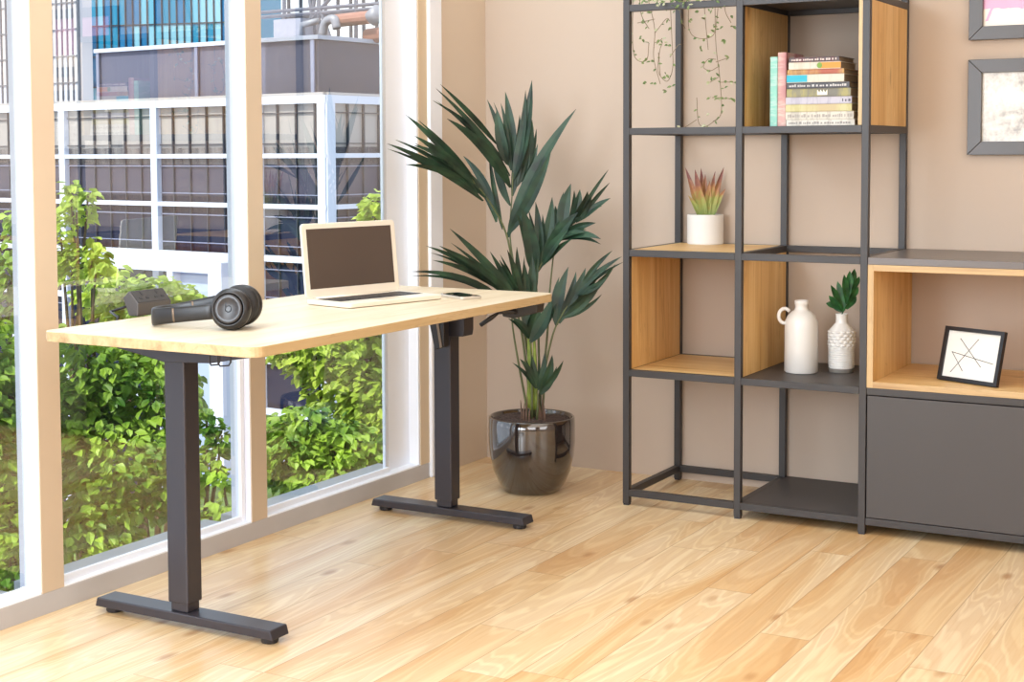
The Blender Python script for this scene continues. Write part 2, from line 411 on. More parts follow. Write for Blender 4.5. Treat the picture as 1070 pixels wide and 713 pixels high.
# ------------------------------------------------------------------ laptop
hl = Vector((.33, -1.612, DZ)); ang = math.atan2(.97, .235)
lap = thing('laptop', 'open champagne laptop with dark blank screen on the desk', 'laptop', hl, ang)   # local x along hinge, local -y toward the user
LW, LD = .365, .19
obj('base', MB().prism(rrect(0, -LD, LW, 0, .012, .0015), (0, 0, .0135)), M['alu'], lap, bevel=.003)
mb = MB(); 
for r_ in range(5):
    nk = 13 if r_ < 4 else 8
    for k in range(nk):
        w = (LW-.05)/nk; mb.box((.025+k*w+.0015, -.03-r_*.0185-.016, .015), (.025+(k+1)*w-.0015, -.03-r_*.0185, .0165))
kb = obj('keyboard', MB().box((.022, -.128, .0148), (LW-.022, -.026, .0154)), M['keys'], lap)
obj('keys', mb, M['dark'], kb)
obj('trackpad', MB().box((LW/2-.05, -.183, .0148), (LW/2+.05, -.136, .0154)), M['trackpad'], lap)
obj('hinge', MB().tube([(.04, .002, .014), (LW-.04, .002, .014)], .007, 10), M['alu'], lap, smooth=True)
tl = math.radians(6); sv = Vector((0, math.sin(tl), math.cos(tl))); sn = Vector((0, -math.cos(tl), math.sin(tl))); LH = .213
o = Vector((0, .003, .017))
def spt(x, h, d=0): return o+Vector((x, 0, 0))+sv*h+sn*d
out = [spt(x, y) for x, y, _ in rrect(0, 0, LW, LH, .012, 0)]
obj('lid', MB().prism(out, sn*.007), M['alu'], lap, bevel=.002)
obj('screen', MB().prism([spt(.018, .024, .0068), spt(LW-.018, .024, .0068), spt(LW-.018, LH-.016, .0068), spt(.018, LH-.016, .0068)], sn*.0006), M['screen'], lap)

# ------------------------------------------------------------------ phone
pc_ = [at(u, v, 2, DZ+.008) for u, v in ((462.4, 307), (488, 313), (499.5, 309.8), (474, 304))]
ce = sum(pc_, Vector())/4; dl = Vector((.135, -.075, 0)).normalized(); dw = Vector((-dl.y, dl.x, 0))
ph = thing('smartphone', 'small dark-screened smartphone lying flat on the desk beside the laptop', 'phone', (ce.x, ce.y, DZ), math.atan2(dl.y, dl.x))
obj('body', MB().prism(rrect(-.07, -.036, .07, .036, .012, .0), (0, 0, .009)), M['phone_rim'], ph, bevel=.002)
obj('display', MB().prism(rrect(-.067, -.033, .067, .033, .010, .0088), (0, 0, .0007)), M['phone_glass'], ph)

# ------------------------------------------------------------------ headphones
hp = thing('headphones', 'black over-ear headphones lying on the near end of the desk', 'headphones', (.50, -2.19, DZ))
cupc = at(241, 323.2, 1, -2.20)
axd = Vector((.30, -.92, .12)).normalized()            # direction the near disc faces
sep = -axd*.108 + Vector((.0, .0, .034))
cup2 = cupc-axd*.082+Vector((.0, .0, .012))
def hpo(*a, **k): return obj(*a, parent=hp, world=True, smooth=True, **k)
lft = Vector((-.93, -.22, -.16)).normalized()
for cc, sgn in ((cupc, 1), (cup2, -1)):
    A = axd*sgn
    cup = hpo('ear_cup', MB().lathe([(0, -.013), (.045, -.013), (.0505, -.008), (.0515, .002), (.049, .010), (.042, .016), (.040, .017), (.0385, .0135), (0, .0135)], cc, 40, A), M['hp'])
    obj('ear_cushion', MB().lathe([(.024, -.034), (.036, -.038), (.046, -.033), (.050, -.023), (.047, -.013), (.024, -.013)], cc, 40, A), M['hp_pad'], cup, world=True, smooth=True)
    obj('ear_disc', MB().lathe([(0, .0135), (.0355, .0135), (.036, .0165), (.034, .018), (.026, .0175), (.024, .0165), (0, .0165)], cc, 40, A), M['hp_disc'], cup, world=True, smooth=True)
    if sgn > 0:      # the ring-and-stem mark on the disc
        e1_ = A.cross(Vector((0, 0, 1))).normalized(); e2_ = e1_.cross(A) if e1_.cross(A).z > 0 else A.cross(e1_)
        k = cc+A*.0172; mb = MB()
        mb.tube([k+(e1_*math.cos(q)+e2_*math.sin(q))*.0075 for q in [2*PI*i/20 for i in range(21)]], .0014, 6)
        sd = -1 if e1_.dot(RT) > 0 else 1
        mb.tube([k+e1_*sd*.0075+e2_*(-.001), k+e1_*sd*.0075+e2_*.014], .0014, 6)
        obj('emblem', mb, M['black'], cup, world=True)
# band: U from cup to cup, swept rectangular strap
n = 29; pts = []
s0 = cupc+lft*.03+Vector((0, 0, .0)); s1 = cupc+sep+lft*.02
mid = (s0+s1)/2; half = (s0-s1)/2
tipz = DZ+.024
for i in range(n):
    a = PI*i/(n-1); c_, s_ = math.cos(a), math.sin(a)
    cs = math.copysign(abs(c_)**.6, c_)
    p = mid+half*cs*(1+.12*s_)+lft*(.205*s_**.8 if s_ > 0 else 0)
    tt = s_**.8 if s_ > 0 else 0
    p.z = (mid+half*cs).z*(1-tt)+tipz*tt
    pts.append(p)
def strap(pts, hw, th):
    mb = MB(); vs = []; n = len(pts)
    for i, p in enumerate(pts):
        d = (pts[min(i+1, n-1)]-pts[max(i-1, 0)]).normalized()
        up = Vector((0, 0, 1)); up = (up-d*up.dot(d)).normalized(); sd = d.cross(up)
        h = hw[i] if isinstance(hw, list) else hw
        for q in range(12):
            an = 2*PI*q/12; cx_, sx_ = math.cos(an), math.sin(an)
            vs.append(p+sd*th*math.copysign(abs(cx_)**.6, cx_)+up*h*math.copysign(abs(sx_)**.6, sx_))
    fs = [(i*12+k, i*12+(k+1) % 12, (i+1)*12+(k+1) % 12, (i+1)*12+k) for i in range(n-1) for k in range(12)]
    fs += [tuple(range(12))[::-1], tuple(range((n-1)*12, n*12))]
    return mb.add(vs, fs)
hpo('headband', strap(pts, [.024-.005*abs(math.cos(PI*i/(n-1))) for i in range(n)], .006), M['hp'])
for seg_ in ([pts[5], pts[5].lerp(pts[6], .35)], [pts[-6].lerp(pts[-7], .35), pts[-6]]):
    hpo('band_joint', strap([p for p in seg_], .0185, .0068), M['hp_joint'], label='bronze band joint')

# ------------------------------------------------------------------ desk power unit
pw = thing('desk_power_unit', 'grey wedge-shaped power socket block at the back edge of the desk', 'power socket', (.21, -2.02, DZ))
p0 = at(144, 331, 2, DZ); L_ = .125; ax_ = Vector((.05, 1, 0)).normalized(); fx_ = Vector((1, -.05, 0)).normalized()
prof = [(0, .002), (.001, .034), (-.032, .067), (-.055, .047), (-.034, 0), (-.004, 0)]   # (toward the user, up)
poly = [p0+fx_*b_+Vector((0, 0, z_)) for b_, z_ in prof]
pwb = obj('housing', MB().prism(poly, ax_*L_), M['power'], pw, bevel=.003, world=True)
q0, q1 = poly[1], poly[2]; tn = (q1-q0).cross(ax_).normalized(); tn = tn if tn.z > 0 else -tn
mb = MB().prism([q0.lerp(q1, .06)+ax_*.004, q0.lerp(q1, .06)+ax_*(L_-.004), q0.lerp(q1, .94)+ax_*(L_-.004), q0.lerp(q1, .94)+ax_*.004], tn*.0012)
obj('socket_face', mb, M['power_top'], pw, world=True)
for s_ in (.034, .090):
    for (dx, f, wx, wy) in ((0, .72, .005, .011), (-.012, .36, .010, .006), (.012, .36, .010, .006)):
        c_ = q0.lerp(q1, f)+ax_*(s_+dx)+tn*.0012; e = (q1-q0).normalized()
        obj('socket_hole', MB().obox(c_-ax_*wx/2-e*wy/2, ax_*wx, e*wy, tn*.0008), M['black'], pw, world=True)
c0 = poly[3].lerp(poly[4], .6)+ax_*.02
obj('cable', MB().tube([c0, c0+Vector((-.012, -.01, .004)), Vector((c0.x-.03, c0.y-.05, DZ+.012)), Vector((.128, c0.y-.10, DZ+.006)), Vector((.122, c0.y-.11, DZ-.02))], .0035, 8), M['dark'], pw, world=True, smooth=True)

# ------------------------------------------------------------------ potted palm
PCX, PCY = .427, -.427
palm = thing('potted_palm', 'tall kentia palm in a glossy black round pot by the corner', 'potted plant', (PCX, PCY, 0))
palmD = (Vector((PCX, PCY, .5))-CAM).dot(FW)
prof = [(.085, 0), (.098, .004), (.118, .03), (.137, .075), (.149, .13), (.153, .18), (.153, .235), (.151, .262), (.147, .266), (.143, .262), (.141, .235), (.10, .23)]
pot = obj('pot', MB().lathe(prof, (0, 0, 0), 64), M['pot_black'], palm, smooth=True)
mb = MB(); ring = []
for r_ in (0, .03, .06, .09, .115, .1405):
    for k in range(32):
        a = 2*PI*k/32; ring.append((r_*math.cos(a), r_*math.sin(a), .252+random.uniform(-.004, .004)+.01*(1-r_/.14)))
mb.add(ring, [(i*32+k, i*32+(k+1) % 32, (i+1)*32+(k+1) % 32, (i+1)*32+k) for i in range(5) for k in range(32)])
obj('soil', mb, M['soil'], pot)
def pp(u, v, d=0): return atd(u, v, palmD+d)
SC = palmD/FPX
def curve(p, n=10):    # Catmull-Rom through points
    p = [Vector(q) for q in p]; P_ = [p[0]*2-p[1]]+p+[p[-1]*2-p[-2]]; out = []
    for i in range(1, len(P_)-2):
        for k in range(n):
            u = k/n; a, b, c, d = P_[i-1:i+3]
            out.append(.5*((2*b)+(c-a)*u+(2*a-5*b+4*c-d)*u*u+(3*b-a-3*c+d)*u**3))
    return out+[p[-1]]
fronds = [
 # stalk points (u,v,depth), leaflets ((base),(tip),width px,bend px,tip depth)
 (((555,428,0),(547,360,-.02),(540,320,-.03),(531,252,-.06),(514,215,-.12),(490,185,-.2),(458,160,-.3)), [
   ((505,210),(404.5,150),10,-7,-.42),((499,202),(413,146),8,-6,-.40),((500,197),(424,120),10,-4,-.34),((488,190),(424,172),8,-5,-.42),
   ((495,192),(433,142),11,-4,-.36),((500,205),(445,160),11,-5,-.30),((516,220),(484,163),11,-6,-.05),((525,240),(511,158),7,2,.05),((508,207),(470,168),10,-3,-.2),((478,178),(432,152),9,-4,-.38),((519,232),(497,180),9,-5,-.02)]),
 (((560,428,.02),(549,355,.0),(541,300,.02),(533,248,.02),(535,205,.02),(536,180,.02)), [
   ((533,184),(455,92),9,-5,-.16),((526,168),(452,105),8,-6,-.18),((520,152),(460,88),7,-2,-.16),((533,196),(467,124),14,-9,-.2),
   ((534,178),(509,104),9,-3,.05),((535,178),(528,96),14,3,.08),((530,172),(519,114),14,-2,.0),((536,188),(555.8,84),17,4,.0),((539,195),(556,125),13,5,.08),
   ((531,248),(602,114),17,-9,-.05),((530,246),(576,157),14,5,-.1),((532,240),(562,150),12,3,-.0),((533,215),(515,160),9,3,.1),((535,205),(543,120),12,3,.05)]),
 (((565,428,.02),(563,370,.03),(562,320,.03),(561,287,.02),(575,262,0),(592,240,-.03),(604,222,-.05)), [
   ((558,288),(545,217),19,-4,-.05),((560,286),(559.6,211),13,4,.02),((562,284),(577,206),16,4,.02),((564,280),(585,230),14,2,-.05),
   ((588,244),(596.6,192),15,-3,0),((596,236),(606,198),13,2,-.05),((600,232),(614,200),13,3,-.1),((604,226),(636,177),5,-1,-.05),((606,228),(637,191),6,-1,-.1),
   ((603,232),(638,207),10,-2,-.1),((590,245),(622.6,233),10,-3,-.12),((586,250),(628,250),11,-6,-.14),((575,262),(604,222),15,-4,-.08),((567,276),(594,240),13,-3,-.1),((578,256),(580,215),12,3,.05),((583,252),(612,243),10,-4,-.1)]),
 (((551,428,-.02),(541,375,-.05),(535,334,-.06),(539,322,-.06)), [
   ((540,330),(429,284),10,-17,-.36),((538,318),(445,257),11,-9,-.3),((540,316),(459,257),12,-5,-.28),((544,320),(470,239),11,-4,-.2),((530,308),(452,272),8,-7,-.3)]),
 (((557,428,0),(552,380,0),(548,330,0)), [
   ((543,328),(512,263),10,-3,-.12),((545,326),(530,261),12,-3,-.1),((548,326),(540,258),10,-2,-.05),((551,326),(556,267),13,2,-.02),((546,328),(522,272),10,-3,-.1),((549,330),(548,275),10,2,-.05)]),
 (((567,428,.0),(570,385,-.02),(575,360,-.04),(581,341,-.05),(594,318,-.06),(612,296,-.08)), [
   ((582,340),(594,279),14,-4,-.04),((584,338),(602,284),11,3,-.05),((590,326),(612,280),11,2,-.08),((596,314),(650,268),9,-4,-.14),((592,324),(643,276),10,4,-.12),((602,308),(634,290),9,3,-.14),((588,332),(628,296),10,4,-.1),((607,300),(640,262),7,-3,-.14)]),
 (((562,428,.03),(571,360,.05),(574,310,.05),(579,262,.05),(584,240,.05)), []),
 (((556,428,-.03),(556,392,-.04),(554,357,-.04)), [
   ((554,358),(577,312),17,3,-.06),((553,354),(535,332),11,-3,-.08),((553,354),(557,308),15,-3,-.02),((554,352),(566,318),13,-2,-.04)]),
 (((562,430,-.05),(562,408,-.06)), [
   ((561,406),(543,375),9,-3,-.1),((562,402),(556,371),9,-2,-.07),((563,408),(569,369),9,2,-.06),((564,412),(577,371),12,3,-.09),((564,409),(588.6,377),8,3,-.12)]),
]
for stalk, leaves in fronds:
    sp = curve([pp(*q) for q in stalk], 6)
    z0 = sp[0]; 
    sp[0] = Vector((PCX+(z0.x-PCX)*.8, PCY+(z0.y-PCY)*.8, .245))
    fr_ = obj('frond_stalk', MB().tube(sp, [.0048-.003*i/(len(sp)-1) for i in range(len(sp))], 6), M['frond_stem'], palm, smooth=True, world=True)
    if leaves:
        mb = MB()
        for (bu, bv), (tu, tv), w, bend, dd in leaves:
            pb = min(sp, key=lambda q: ((pr := (q-CAM)).dot(RT)/pr.dot(FW)*FPX+PPX-bu)**2+(PPY-pr.dot(UP)/pr.dot(FW)*FPX-bv)**2)
            db = (pb-CAM).dot(FW)-palmD
            b_, t_ = pp(bu, bv, db), pp(tu, tv, dd)
            d2 = Vector((tu-bu, tv-bv)).normalized(); pr2 = Vector((d2.y, -d2.x))   # to the upper-left side of the blade
            bend = (-bend if tu < bu-12 else bend)*1.6
            bv3 = (RT*(-pr2.x)-UP*(-pr2.y))*bend*SC
            nr = -FW+RT*random.uniform(-.5, .5)+UP*random.uniform(-.2, .6)
            mb.blade(b_, t_, w*SC*.84, bv3+FW*random.uniform(-.02, .01), nr, 9, .25)
            if w > 8:      # a thinner leaflet beside it
                q2 = RT*(random.choice((-1, 1))*random.uniform(5, 9)*SC)+UP*(random.uniform(-6, 2)*SC)
                mb.blade(b_+q2*.15, b_.lerp(t_, random.uniform(.82, .95))+q2, w*SC*.5, bv3+FW*random.uniform(.0, .03), nr+RT*random.uniform(-.4, .4), 9, .25)
        obj('leaflets', mb, M['palm'], fr_, world=True, smooth=False)
mb = MB()
for (u0, v0, u1, v1, w) in ((556,440,553,340,3.4),(560,440,557,335,3),(552,438,552,352,2.6)):
    mb.tube(curve([pp(u0, v0-12, -.02), pp((u0+u1)/2+1, (v0+v1)/2, -.03), pp(u1, v1, -.03)], 5), [w*SC*(1-.6*i/10) for i in range(11)], 8)
mb.v = [tuple(Vector(p)) for p in mb.v]
obj('cane', mb, M['stem_green'], palm, smooth=True, world=True)
mb = MB()
for u, h in ((547,18),(550,24),(553,14),(563,22),(565,15),(567,26),(545,20),(548,12),(569,16),(561,13)):
    b_ = pp(u, 431, -.03+random.uniform(-.02, .03)); b_.z = .245; mb.tube([b_, b_+Vector((0, 0, h*SC*.6)), b_+Vector((random.uniform(-.008, .008), 0, h*SC*1.2))], [.0042, .0034, .0008], 6)
obj('dry_sheath', mb, M['stem_brown'], palm, world=True)

# ------------------------------------------------------------------ shelving unit
SXs = [.8115, 1.206, 1.613]; SY0, SY1 = -.475, -.008; T = .0225
ZT = [.0535, .4617, .8652, 1.2713, 1.6782, 2.085]
sh = thing('shelving_unit', 'tall dark metal shelving frame with oak insert boxes against the back wall', 'shelf', (1.21, -.24, 0))
def sho(name, a, b, mat, bevel=.0012, **k): return obj(name, MB().box(a, b), mat, sh, bevel=bevel, world=True, **k)
for x in SXs:
    for y in (SY0, SY1-T): 
        sho('post', (x-T/2, y, .006), (x+T/2, y+T, ZT[-1]), M['metal'])
        sho('foot_cap', (x-T*.42, y+.002, 0), (x+T*.42, y+T-.002, .006), M['dark'], 0)
for zi, z in enumerate(ZT):
    for k in (0, 1):
        x0, x1 = SXs[k]+T/2, SXs[k+1]-T/2
        if not (zi == 4 and k == 0): sho('rail', (x0, SY1-T, z-T), (x1, SY1, z), M['metal'])
        sho('rail', (x0, SY0, z-T), (x1, SY0+T, z), M['metal'])
    for x in SXs:
        if not (zi == 4 and x == SXs[0]): sho('side_rail', (x-T/2, SY0+T, z-T), (x+T/2, SY1-T, z), M['metal'])
def plate(k, zi, mat, name='metal_shelf', th=.006, up=0):
    x0, x1 = SXs[k]+T/2, SXs[k+1]-T/2
    return sho(name, (x0, SY0+T if not up else SY0+.004, ZT[zi]-th+up), (x1, SY1-T, ZT[zi]+up), mat, .0008)
plate(1, 0, M['metal_face']); plate(1, 1, M['metal_face']); plate(1, 4, M['metal_face']); plate(0, 5, M['metal_face']); plate(1, 5, M['metal_face'])
# oak box, left column second row (floor, two sides, top)
def oak_side(k, zb, zt, lip=False):
    x0, x1 = SXs[k]-T/2+.001, SXs[k]+T/2-.001
    mb = MB().box((x0, SY0+T, ZT[zb]), (x1, SY1-T, ZT[zt]-T))
    if lip: mb.cm = 1; mb.box((x0-.014, SY0+.004, ZT[zb]), (x0-.001, SY1-T, ZT[zt]-T))
    obj('oak_side_panel', mb, [M['oak_v'], M['oak_edge_v']], sh, bevel=.001, world=True)
def oak_flat(name, k, z, th=.012):
    sho(name, (SXs[k]+T/2, SY0+T, z-th), (SXs[k+1]-T/2, SY1-T, z), M['oak_h'])
oak_side(0, 1, 2); oak_side(1, 1, 2); oak_side(1, 3, 4); oak_side(2, 3, 4, True)
oak_flat('oak_floor_panel', 0, ZT[1]); oak_flat('oak_top_panel', 0, ZT[2]); oak_flat('oak_floor_panel', 1, ZT[3])

# ------------------------------------------------------------------ sideboard
BX0, BX1 = 1.6255, 2.86
sb = thing('sideboard', 'low dark sideboard with an open oak box above a grey door, right of the shelving', 'sideboard', (2.2, -.24, 0))
def sbo(name, a, b, mat, bevel=.0015, **k): return obj(name, MB().box(a, b), mat, sb, bevel=bevel, world=True, **k)
sbo('worktop', (BX0, SY0, ZT[2]-T), (BX1, SY1, ZT[2]), M['worktop'])
sbo('oak_side', (BX0, SY0+.002, ZT[1]), (BX0+.019, SY1, ZT[2]-T), [M['oak_v']])
sbo('oak_side', (BX1-.019, SY0+.002, ZT[1]), (BX1, SY1, ZT[2]-T), M['oak_v'])
sbo('oak_roof', (BX0+.019, SY0+.002, ZT[2]-T-.019), (BX1-.019, SY1, ZT[2]-T), M['oak_h'])
sbo('oak_floor', (BX0+.019, SY0+.002, ZT[1]), (BX1-.019, SY1, ZT[1]+.019), M['oak_h'])
for a, b, m_ in (((BX0, SY0-.001, ZT[1]), (BX0+.019, SY0+.002, ZT[2]-T), 'oak_edge_v'), ((BX0+.019, SY0-.001, ZT[2]-T-.019), (BX1, SY0+.002, ZT[2]-T), 'oak_edge'), ((BX0+.019, SY0-.001, ZT[1]), (BX1, SY0+.002, ZT[1]+.019), 'oak_edge')):
    sbo('oak_edge_band', a, b, M[m_], .0006)
sbo('frame_rail', (BX0, SY0, ZT[1]-T), (BX1, SY1, ZT[1]), M['metal'])
sbo('frame_rail', (BX0, SY0, ZT[0]-T), (BX1, SY1, ZT[0]), M['metal'])
sbo('carcass', (BX0, SY0+.02, ZT[0]), (BX1, SY1, ZT[1]-T), M['metal_face'])
sbo('door', (BX0+.002, SY0+.001, ZT[0]+.002), (BX0+.80, SY0+.019, ZT[1]-T-.003), M['metal_face'])
sbo('door', (BX0+.803, SY0+.001, ZT[0]+.002), (BX1-.002, SY0+.019, ZT[1]-T-.003), M['metal_face'])
for x in (BX0+.10, BX1-.05):
    for y in (SY0+.12, SY1-T): sbo('leg', (x, y, 0), (x+T, y+T, ZT[0]-T), M['metal'])

# ------------------------------------------------------------------ books
BT = ZT[3]
def dim(c): c = lin(c); return (c[0]*.72, c[1]*.72, c[2]*.72, 1)
def bookmat(name, base, marks, stripe=None, sc=60, axis=0, amt=.5):
    t = NT(name); co = t.coord(); s_ = [6, 6, 6]; s_[axis] = sc
    nz = t.noise(t.mapping(co, tuple(s_)), 1.6, 3, .7)
    col = t.mix(t.math('MULTIPLY', t.ramp(nz, [(.48, (0, 0, 0, 1)), (.56, (1, 1, 1, 1))]), amt), dim(base), dim(marks))
    if stripe:
        nz2 = t.noise(t.mapping(co, (9, 9, 4)), 1.3, 1)
        col = t.mix(t.ramp(nz2, [(.46, (0, 0, 0, 1)), (.6, (1, 1, 1, 1))]), col, dim(stripe))
    t.l(col, t.b.inputs['Base Color']); t.b.inputs['Roughness'].default_value = .45; return t.m
def book(label, loc, size, rotz, mat, spine='front', marks=None):
    # flat book: length x, depth y, thickness z, spine on -y
    o = thing('book', label, 'book', loc, rotz, 'books in the upper shelf box')
    lx, ly, lz = size
    mb = MB().box((0, 0, 0), (lx, ly, .0022)).box((0, 0, lz-.0022), (lx, ly, lz)).box((0, 0, .0022), (lx, .003, lz-.0022))
    obj('cover', mb, mat, o, bevel=.0006)
    obj('pages', MB().box((.003, .003, .0022), (lx-.003, ly-.004, lz-.0022)), M['pages'], o)
    if marks:
        m2 = MB(); x = marks[0]
        rr = random.Random(label)
        while x < marks[1]:
            w = rr.uniform(.003, .008); m2.box((x, -.0004, lz*.30), (x+w, .0002, lz*rr.uniform(.55, .72))); x += w+rr.choice((.002, .002, .006))
        obj('spine_lettering', m2, marks[2], o)
    return o
M['pages'] = plain('page_edges', '8d7a66', .8, 0, .12, 120)
def ink(c): return plain('spine_ink_'+c, c, .6)
YB = -.452
stack = [  # bottom to top: label, x0 px, x1 px, y bottom px, y top px, colours
 ('white paperback with grey spine lettering, lowest of the flat book stack', 821.5, 893, 131.0, 124.6, 'ece6da', 'b9b2a6', None, ('', '8a8580'), .205),
 ('off-white paperback with faint lettering, second from the stack bottom', 820.5, 892, 124.6, 116.3, 'e2dbcb', 'aaa397', None, ('', '98918a'), .20),
 ('pale yellow-green book lying above the two white paperbacks', 820.5, 890, 116.3, 108.6, 'd5cd96', 'bdb06c', 'cdb98a', None, .195),
 ('pale lilac-grey book with dark mark at its right end, mid stack', 821, 890, 108.6, 101, 'c9c4cf', 'a7a3b4', None, ('r', '4a4650'), .19),
 ('olive and grey patterned book with a pale crown shape on its spine', 822, 889, 101, 92.3, 'aaa162', '6b6873', '7d7868', ('c', 'efe9d0'), .185),
 ('dark charcoal book with pale lettering in the middle of the stack', 822, 887.5, 92.3, 86, '454449', '5d5c60', None, ('', 'b9b5b2'), .18),
 ('thick cream book with a turquoise left end of its spine', 822, 882, 86, 77.5, 'dcd6c4', 'cfc9b5', None, ('t', '2fa3b8'), .19),
 ('orange and ochre speckled book under the cream and orange one', 822.5, 882, 77.5, 72.3, 'c79a55', '8c5a33', 'b4593a', None, .19),
 ('cream book with a green and orange right spine half, second from top', 824, 878.5, 72.3, 64.8, 'e5d8c6', 'cfbba2', None, ('g', 'd08a3a'), .17),
 ('dark grey book with red top edge, topmost of the flat stack', 824.5, 877, 64.8, 59.6, '5a4b4c', '7a3038', None, ('', 'cbb9b0'), .165),
]
z = BT
for lab, u0, u1, vb, vt, c1, c2, c3, mk, dep in stack:
    a, b_ = at(u0, vb, 1, YB), at(u1, vb, 1, YB)
    th = (at(u0, vt, 1, YB)-at(u0, vb, 1, YB)).z
    m_ = bookmat('cover_'+c1, c1, c2, c3, 26)
    mk2 = None
    lx = (b_.x-a.x)
    if mk and mk[0] == '': mk2 = (.008, lx-.012, ink(mk[1]))
    if mk and mk[0] == 'r': mk2 = (lx-.03, lx-.008, ink(mk[1]))
    bo = book(lab, (a.x, YB, z), (lx, dep, th-.0003), 0, m_, marks=mk2)
    if mk and mk[0] == 't': obj('spine_patch', MB().box((0, -.0005, .002), (lx*.36, .0002, th-.0025)), ink(mk[1]), bo)
    if mk and mk[0] == 'g': obj('spine_patch', MB().box((lx*.62, -.0005, .002), (lx, .0002, th-.0025)), ink(mk[1]), bo); obj('spine_motif', MB().lathe([(0, 0), (.008, .0002), (.009, .0006), (0, .0008)], (lx*.6, -.0005, th/2), 14, (0, -1, 0)), ink('6f8f3a'), bo)
    if mk and mk[0] == 'c':
        cx_ = lx*.56; w = .016; h0, h1 = th*.2, th*.85
        obj('spine_crown', MB().prism([(cx_-w, -.0003, h0), (cx_+w, -.0003, h0), (cx_+w, -.0003, h1), (cx_+w*.55, -.0003, h0+th*.25), (cx_+w*.3, -.0003, h1), (cx_, -.0003, h0+th*.25), (cx_-w*.3, -.0003, h1), (cx_-w*.55, -.0003, h0+th*.25), (cx_-w, -.0003, h1)], (0, -.0006, 0)), ink(mk[1]), bo)
    z += th
for lab, u0, u1, vt, c1, c2, c3 in (('mint green book standing upright at the left of the books', 804.5, 812, 58.5, '8fd0bd', 'c8e4d8', None), ('pink and cream book standing upright beside the flat stack', 812.4, 821, 54, 'd9a9a0', 'efdccb', 'b86f72')):
    a, b_ = at(u0, 131, 1, YB), at(u1, 131, 1, YB); h = (at(u0, vt, 1, YB)-a).z
    lx = b_.x-a.x
    o_ = thing('book', lab, 'book', (a.x, YB, BT), 0, 'books in the upper shelf box')
    m_ = bookmat('cover_'+c1, c1, c2, c3, 40, 2, .6)
    obj('cover', MB().box((0, 0, 0), (.0025, .17, h)).box((lx-.0025, 0, 0), (lx, .17, h)).box((.0025, 0, 0), (lx-.0025, .003, h)), m_, o_, bevel=.0006)
    obj('pages', MB().box((.0025, .003, .003), (lx-.0025, .166, h-.003)), M['pages'], o_)

# ------------------------------------------------------------------ succulent
sc_ = at(737, 255, 2, ZT[2])
su = thing('potted_succulent', 'red-tipped spiky succulent in a white cylinder pot on the shelf', 'potted plant', (sc_.x, sc_.y, ZT[2]))
sD = (sc_-CAM).dot(FW); sS = sD/FPX; rp = 18.8*sS; hp_ = 31*sS
obj('pot', MB().lathe([(rp*.97, 0), (rp, .003), (rp, hp_-.003), (rp*.97, hp_), (rp*.9, hp_), (rp*.88, hp_-.012)], (0, 0, 0), 48), M['white_matte'], su, smooth=False, bevel=0)
obj('soil', MB().lathe([(0, hp_-.011), (rp*.89, hp_-.012)], (0, 0, 0), 24), M['soil'], su)
mb = MB(); cz = hp_-.014
al = [(-20,-49,7,.03),(-12,-47,9,-.02),(-4,-48,8,.02),(3,-35,8,-.03),(11,-45,6,.02),(19,-49,8,.0),(20,-27,7,-.02),(-19,-20,6,-.02),(-18,-37,8,-.01),(8,-38,8,-.03),(-8,-30,9,-.03),(14,-34,8,-.03),(0,-42,8,.01),(-14,-32,8,.03)]
for dx, dy, w, d in al:
    b_ = RT*(dx*.25*sS)+Vector((FW.x, FW.y, 0))*d*.3; b_.z = cz
    t_ = RT*(dx*sS)+Vector((FW.x, FW.y, 0))*d; t_.z = hp_-dy*sS
    mb.blade(b_, t_, w*sS*.98, RT*(-dx*.12*sS), -FW+RT*random.uniform(-.3, .3), 8, .35, .3, .7)
obj('leaves', mb, M['aloe'], su)

# ------------------------------------------------------------------ white jug
jc = at(837, 389, 2, ZT[1]); jD = (jc-CAM).dot(FW); s_ = jD/FPX
jug = thing('ceramic_jug', 'plain white bottle-shaped ceramic jug with a small loop handle', 'jug', (jc.x, jc.y, ZT[1]))
js = s_*.94
R_ = 17.3*s_
obj('body', MB().lathe([(R_*.93, 0), (R_, .004), (R_, .1), (R_*1.0, 50*js), (R_*.97, 57*js), (R_*.83, 63*js), (R_*.6, 67.5*js), (R_*.42, 69.5*js), (R_*.38, 72*js), (R_*.38, 75*js), (R_*.42, 75.8*js), (R_*.42, 79.5*js), (R_*.38, 80.3*js), (R_*.28, 80*js), (R_*.26, 73*js)], (0, 0, 0), 48), M['white_ceramic'], jug, smooth=True)
hc = -RT*(R_*1.02); hp2 = []
for k in range(13):
    a = math.radians(38+k*22); hp2.append(Vector((hc.x, hc.y, 0))+Vector((RT.x, RT.y, 0))*math.cos(a)*8.2*s_*.75+Vector((0, 0, 63*js-math.sin(-a)*8.2*js)))
obj('handle', MB().tube(hp2, 1.9*s_, 10), M['white_ceramic'], jug, smooth=True)

